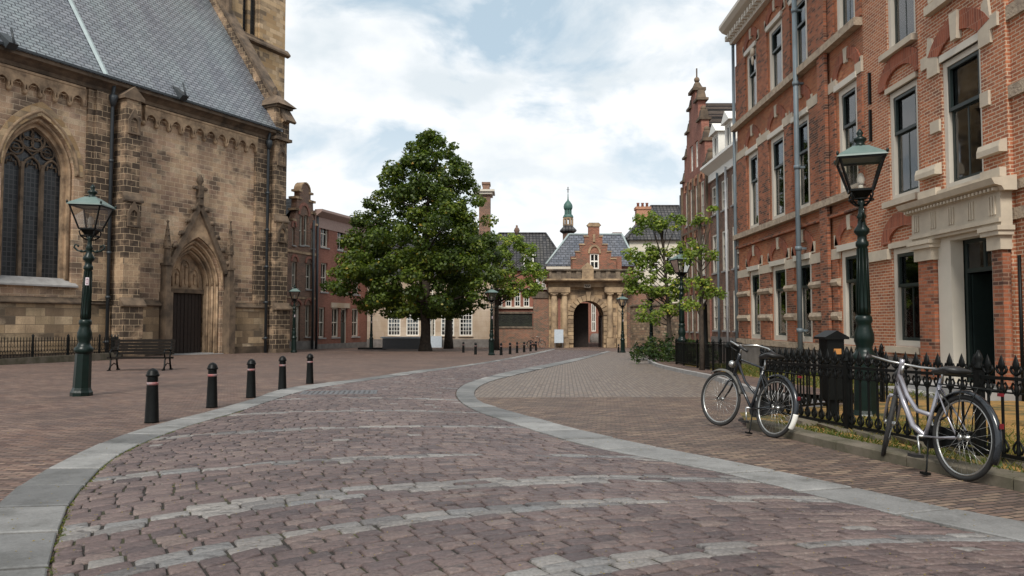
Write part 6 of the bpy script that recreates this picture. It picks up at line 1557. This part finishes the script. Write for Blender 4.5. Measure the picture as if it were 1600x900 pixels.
# ================================================================== TREES
def leaves(name,root,clumps,size,mat,seed,per,up=.5,shape='leaf',tone_fn=None):
    """many small folded leaves gathered in clumps: clumps=[(x,y,z,r)]"""
    rng=np.random.default_rng(seed); C=np.array(clumps); n=sum(int(per*c[3]**2) for c in clumps)
    idx=np.concatenate([np.full(int(per*c[3]**2),i) for i,c in enumerate(clumps)]); n=len(idx)
    d=rng.normal(size=(n,3)); d/=np.linalg.norm(d,axis=1)[:,None]; rad=C[idx,3]*rng.uniform(.35,1.0,n)**.6
    p=C[idx,:3]+d*rad[:,None]*np.array([1,1,.72])
    # leaf axes: normals lean up and outwards, tips droop
    nr=d*.8+rng.normal(size=(n,3))*.45; nr[:,2]+=up; nr/=np.linalg.norm(nr,axis=1)[:,None]
    tn=rng.normal(size=(n,3)); tn[:,2]-=.5; tn-=nr*(tn*nr).sum(1)[:,None]; tn/=np.linalg.norm(tn,axis=1)[:,None]; bt=np.cross(nr,tn)
    s=size*rng.uniform(.6,1.25,n)[:,None]
    P=[p-tn*s*.5, p-tn*s*.05+bt*s*.42-nr*s*.08, p+tn*s*.55-nr*s*.10, p-tn*s*.05-bt*s*.42-nr*s*.08]
    V=np.stack(P,1).reshape(-1,3); 
    ct=rng.uniform(0,1,len(clumps)); tone=np.clip(.45*ct[idx]+.55*rng.uniform(0,1,n)**1.2,0,.93)
    yl=rng.uniform(0,1,n)>.985; tone[yl]=rng.uniform(.95,1,yl.sum())
    me=bpy.data.meshes.new(name); me.vertices.add(4*n); me.vertices.foreach_set('co',V.astype(np.float32).ravel())
    me.loops.add(4*n); me.loops.foreach_set('vertex_index',np.arange(4*n,dtype=np.int32)); me.polygons.add(n); me.polygons.foreach_set('loop_start',np.arange(0,4*n,4,dtype=np.int32)); 
    me.update(calc_edges=True); me.validate()
    at=me.attributes.new('tone','FLOAT','POINT'); at.data.foreach_set('value',np.repeat(tone,4).astype(np.float32))
    me.materials.append(mat); o=bpy.data.objects.new(name,me); COL.objects.link(o); o.parent=root; return o
def limb(m,p,q,r0,r1,bend,rg,n=5):
    p=Vector(p);q=Vector(q); pts=[];rs_=[]
    off=Vector((rg.uniform(-1,1),rg.uniform(-1,1),rg.uniform(0,1)))*bend
    for i in range(n+1):
        t=i/n; pts.append(p.lerp(q,t)+off*4*t*(1-t)); rs_.append(r0+(r1-r0)*t)
    m.tube(pts,rs_,7); return pts
# --- big chestnut
TY=56.5; TX=(665-800)/FPX*TY; bt=empty('chestnut_tree',TX,TY,'large dense dark green tree in the middle of the square','tree'); kx=TY/FPX; g0=gz(TY)
pz=lambda py:(HOR-py)*kx+CAMH-g0     # height above the foot
prof=[(484,80),(474,108),(458,124),(435,132),(405,134),(380,127),(355,114),(335,98),(315,88),(292,80),(270,72),(252,56),(236,47),(222,40),(208,24)]
rg=random.Random(21); cl=[]
def halfw(py):
    ys=[p[0] for p in prof][::-1]; ws=[p[1] for p in prof][::-1]; return np.interp(py,ys,ws)
cxp=lambda py: np.interp(py,[205,240,300,350,400,480],[674,673,668,660,656,650])-665
tries=0
while len(cl)<400:
    py=rg.uniform(205,486); hw=halfw(py)
    if rg.random()>hw/133+.08: continue
    a=rg.uniform(0,2*math.pi); f=rg.random()**.38; 
    r=hw*kx*f; cr_=rg.uniform(.55,.95)*(1 if hw>60 else .75)
    lob=1+.10*math.sin(3*a+py*.05)+.07*math.sin(5*a+1+py*.09)
    rr=max(0,(hw*kx*lob-cr_*.5))*f
    cl.append((cxp(py)*kx+rr*math.cos(a),rr*math.sin(a)*.95,pz(py)-(.25 if py>440 else 0),cr_))
# explicit tufts on the silhouette
for px,py,r in ((672,212,.5),(690,222,.55),(650,228,.5),(612,262,.6),(596,276,.45),(640,246,.6),(712,255,.7),(726,268,.6),(734,282,.45),(598,300,.6),(572,335,.55),(562,345,.5),(585,352,.7),(748,312,.6),(764,345,.7),(768,372,.7),(775,400,.7),(534,405,.7),(528,428,.6),(545,380,.7),(540,455,.6),(776,440,.7),(764,462,.7),(600,474,.6),(730,474,.6),(560,470,.5),(575,322,.4),(640,482,.5),(700,484,.5),(755,476,.5)):
    cl.append(((px-665)*kx,rg.uniform(-1.5,.5),pz(py),r))
leaves('crown',bt,cl,.23,M_leafd,3,310,up=.55)
m=MB(); m.tube([(0,0,-.2),(0,0,.15),(0,0,.6),(.02,0,1.6),(-.05,0,3.2),(.05,.05,5.5),(.1,0,9),(.2,0,13)],[.62,.52,.40,.36,.34,.28,.18,.06],12)
for i in range(26):
    z=3.0+i*.42; a=i*2.4; py=HOR-(z+1.3+g0-CAMH)/kx; ln=halfw(max(210,min(480,py)))*kx*.8
    limb(m,(0,0,z),(math.cos(a)*ln,math.sin(a)*ln,z+1.2+.1*ln),.14*(1-i/34),.03,.3,rg)
m.build('trunk',M_bark,bt,keepz=True)
def small_tree(name,px,py,label,H,tones,clumps,trunk_r,mat,per=90,size=.3,seed=1,Y=None,branches=True,lean=0):
    Y_=Y or GK/(py-523); X=(px-800)/FPX*Y_; t=empty(name,X,Y_,label,'tree'); k=Y_/FPX; g_=gz(Y_); rg=random.Random(seed)
    cs=[]
    for (cx,cy,rpx,n,spread,flat) in clumps:      # pixel centre, radius of each clump in px, count, spread in px
        for i in range(n):
            a=rg.uniform(0,6.28); q=rg.random()**.5; x=(cx-px)*k+spread*k*q*math.cos(a); z=(HOR-cy)*k+CAMH-g_+flat*spread*k*q*math.sin(a); y_=rg.uniform(-.8,.8)*spread*k*math.sqrt(max(0,1-q*q*.8))
            cs.append((x,y_,z,rpx*k*rg.uniform(.7,1.2)))
    leaves('crown',t,cs,size,mat,seed,per,up=.7)
    m=MB(); zs=sorted(c[2] for c in cs); zt_=zs[int(len(zs)*.85)]
    m.tube([(0,0,-.1),(0,0,1.0),(lean*.3,0,zt_*.5),(lean,0,zt_)],[trunk_r*1.3,trunk_r,trunk_r*.8,.03],9)
    for i,c in enumerate(cs):
        if i%3==0:
            z=max(1.6,min(c[2]-.4,zt_*.8)-abs(c[0])*.35); limb(m,(lean*z/zt_,0,z),c[:3],trunk_r*(.22+.1*rg.random()),.006,.15,rg,4)
    m.build('trunk',M_bark,t,keepz=True); return t
small_tree('linden_tree',701,542,'dark trunked tree just right of the big tree, under its crown',8,None,[(695,464,9,14,24,.4),(706,448,9,10,20,.6)],.36,M_leafd,per=300,size=.24,seed=5,Y=66)
small_tree('linden_tree',776,545,'light green tree between the big dark tree and the gate',8,None,[(806,415,9,26,34,1.1),(818,452,8,22,28,.4),(798,382,8,18,22,.9),(780,460,8,14,22,.4),(834,425,8,14,16,1.1),(820,388,7,10,16,.9)],.2,M_leafl,per=420,size=.18,seed=6,Y=60)
# tree 1 on the right: sparse, with visible branches
small_tree('locust_tree',1046,560,'sparse light green tree with arching branches right of the gate',8,None,[(1012,352,11,12,26,.6),(1048,348,10,12,26,.5),(1002,400,12,16,24,.8),(1042,405,12,16,28,.8),(1010,445,12,18,26,.7),(1050,450,12,14,24,.7),(1020,490,11,12,28,.6),(1060,480,10,8,18,.5),(988,430,9,8,12,.9),(1078,385,9,10,18,.8)],.10,M_leafl,per=560,size=.135,seed=8,Y=33,lean=-.3)
small_tree('locust_tree',1096,580,'sparse small-leaved tree in front of the stepped gable house',8,None,[(1098,345,8,9,18,.5),(1115,325,7,5,12,.5),(1085,395,9,12,20,.8),(1112,400,8,8,16,.4),(1098,440,10,12,20,.6),(1112,458,9,12,18,.5),(1080,475,9,8,16,.5)],.07,M_leafl,per=760,size=.10,seed=9,Y=23.4)
# shrubs
def shrub(px,py,label,w_,h_,seed,mat=M_leafs,Y=None):
    Y_=Y or GK/(py-523); X=(px-800)/FPX*Y_; t=empty('shrub',X,Y_,label,'shrub'); rg=random.Random(seed); cs=[]
    for i in range(26): a=rg.uniform(0,6.28); q=rg.random()**.5; cs.append((w_*q*math.cos(a),w_*.6*q*math.sin(a),h_*rg.uniform(.2,1)*(1-.5*q*q),.28))
    leaves('foliage',t,cs,.13,mat,seed,420,up=.6); m=MB()
    for c in cs[::3]: limb(m,(0,0,-.05),c[:3],.02,.006,.1,rg,3)
    m.build('stems',M_bark,t,keepz=True)
shrub(1035,566,'dark leafy shrub left of the lamp on the right pavement',1.3,1.2,31,Y=31)
shrub(1078,570,'low dark shrub right of the clear-lantern lamp, against the railing',.9,1.1,32,Y=28.8)
shrub(1024,560,'small shrub at the foot of the rubble wall',1.2,.9,33,Y=36)
# ================================================================== pieces that stand apart become parts of their own
def split_apart(o, tol=.02):
    me=o.data; n=len(me.vertices); par=list(range(n))
    def find(a):
        while par[a]!=a: par[a]=par[par[a]]; a=par[a]
        return a
    for e in me.edges:
        a,b=find(e.vertices[0]),find(e.vertices[1])
        if a!=b: par[a]=b
    isl={}
    for i in range(n): isl.setdefault(find(i),[]).append(i)
    keys=list(isl); bb=[]
    for k in keys:
        c=[me.vertices[i].co for i in isl[k]]; bb.append((min(v.x for v in c),max(v.x for v in c),min(v.y for v in c),max(v.y for v in c),min(v.z for v in c),max(v.z for v in c)))
    g=list(range(len(keys)))
    def fg(a):
        while g[a]!=a: a=g[a]
        return a
    for i in range(len(keys)):
        for j in range(i):
            A,B=bb[i],bb[j]
            if all(A[2*k]-tol<=B[2*k+1] and B[2*k]-tol<=A[2*k+1] for k in range(3)):
                a,b=fg(i),fg(j)
                if a!=b: g[a]=b
    grp={}
    for i,k in enumerate(keys): grp.setdefault(fg(i),set()).update(isl[k])
    if len(grp)<2 or len(grp)>90: return
    sets=list(grp.values()); polys=[[] for _ in sets]; own={}
    for si,s_ in enumerate(sets):
        for v in s_: own[v]=si
    for p in me.polygons: polys[own[p.vertices[0]]].append(p)
    co=[tuple(v.co) for v in me.vertices]; sm=[p.use_smooth for p in me.polygons]; mat=me.materials[0]; base=o.name.split('.')[0]
    for si,s_ in enumerate(sets):
        idx={v:i for i,v in enumerate(sorted(s_))}
        m2=bpy.data.meshes.new(base); m2.from_pydata([co[v] for v in sorted(s_)],[],[tuple(idx[v] for v in p.vertices) for p in polys[si]]); m2.update()
        m2.polygons.foreach_set('use_smooth',[p.use_smooth for p in polys[si]]); m2.materials.append(mat)
        if si==0: first=m2
        else:
            q=bpy.data.objects.new(base,m2); COL.objects.link(q); q.parent=o.parent
    o.data=first
SPLIT={'brick_arches':'brick_arch','keystones':'keystone','window_lintels':'window_lintel','white_band':0,'rough_stone_band':0,'pier':0,'door_pilaster':0,'stone_dressings':'stone_dressing','sill_band':0,
 'plinth':0,'string_course':0,'wall_tie':0,'weathered_stone_bands':'weathered_stone_band','pilaster':0,'voussoirs':0,'entablature':0,'white_cornice':0,'coping':0,'buttress_trim':0,'portal_gable':0,'foot':0,'leg':0,'curtain':0,'tower_string_course':0,'step':0,'tympanum':0,'bars':0,'cradle':0,'door_step':0,'pinnacle_cap':0,'dentils':'dentil','finial':0,'gable_coping':0,'grip':0,'lock_and_cables':0}
for o in list(bpy.data.objects):
    if o.type=='MESH' and o.parent:
        b=o.name.split('.')[0]
        if b in SPLIT:
            if SPLIT[b]: o.name=SPLIT[b]
            if b not in ('voussoirs','bars','curtain','leg','cradle'): split_apart(o)
bpy.context.view_layer.update()
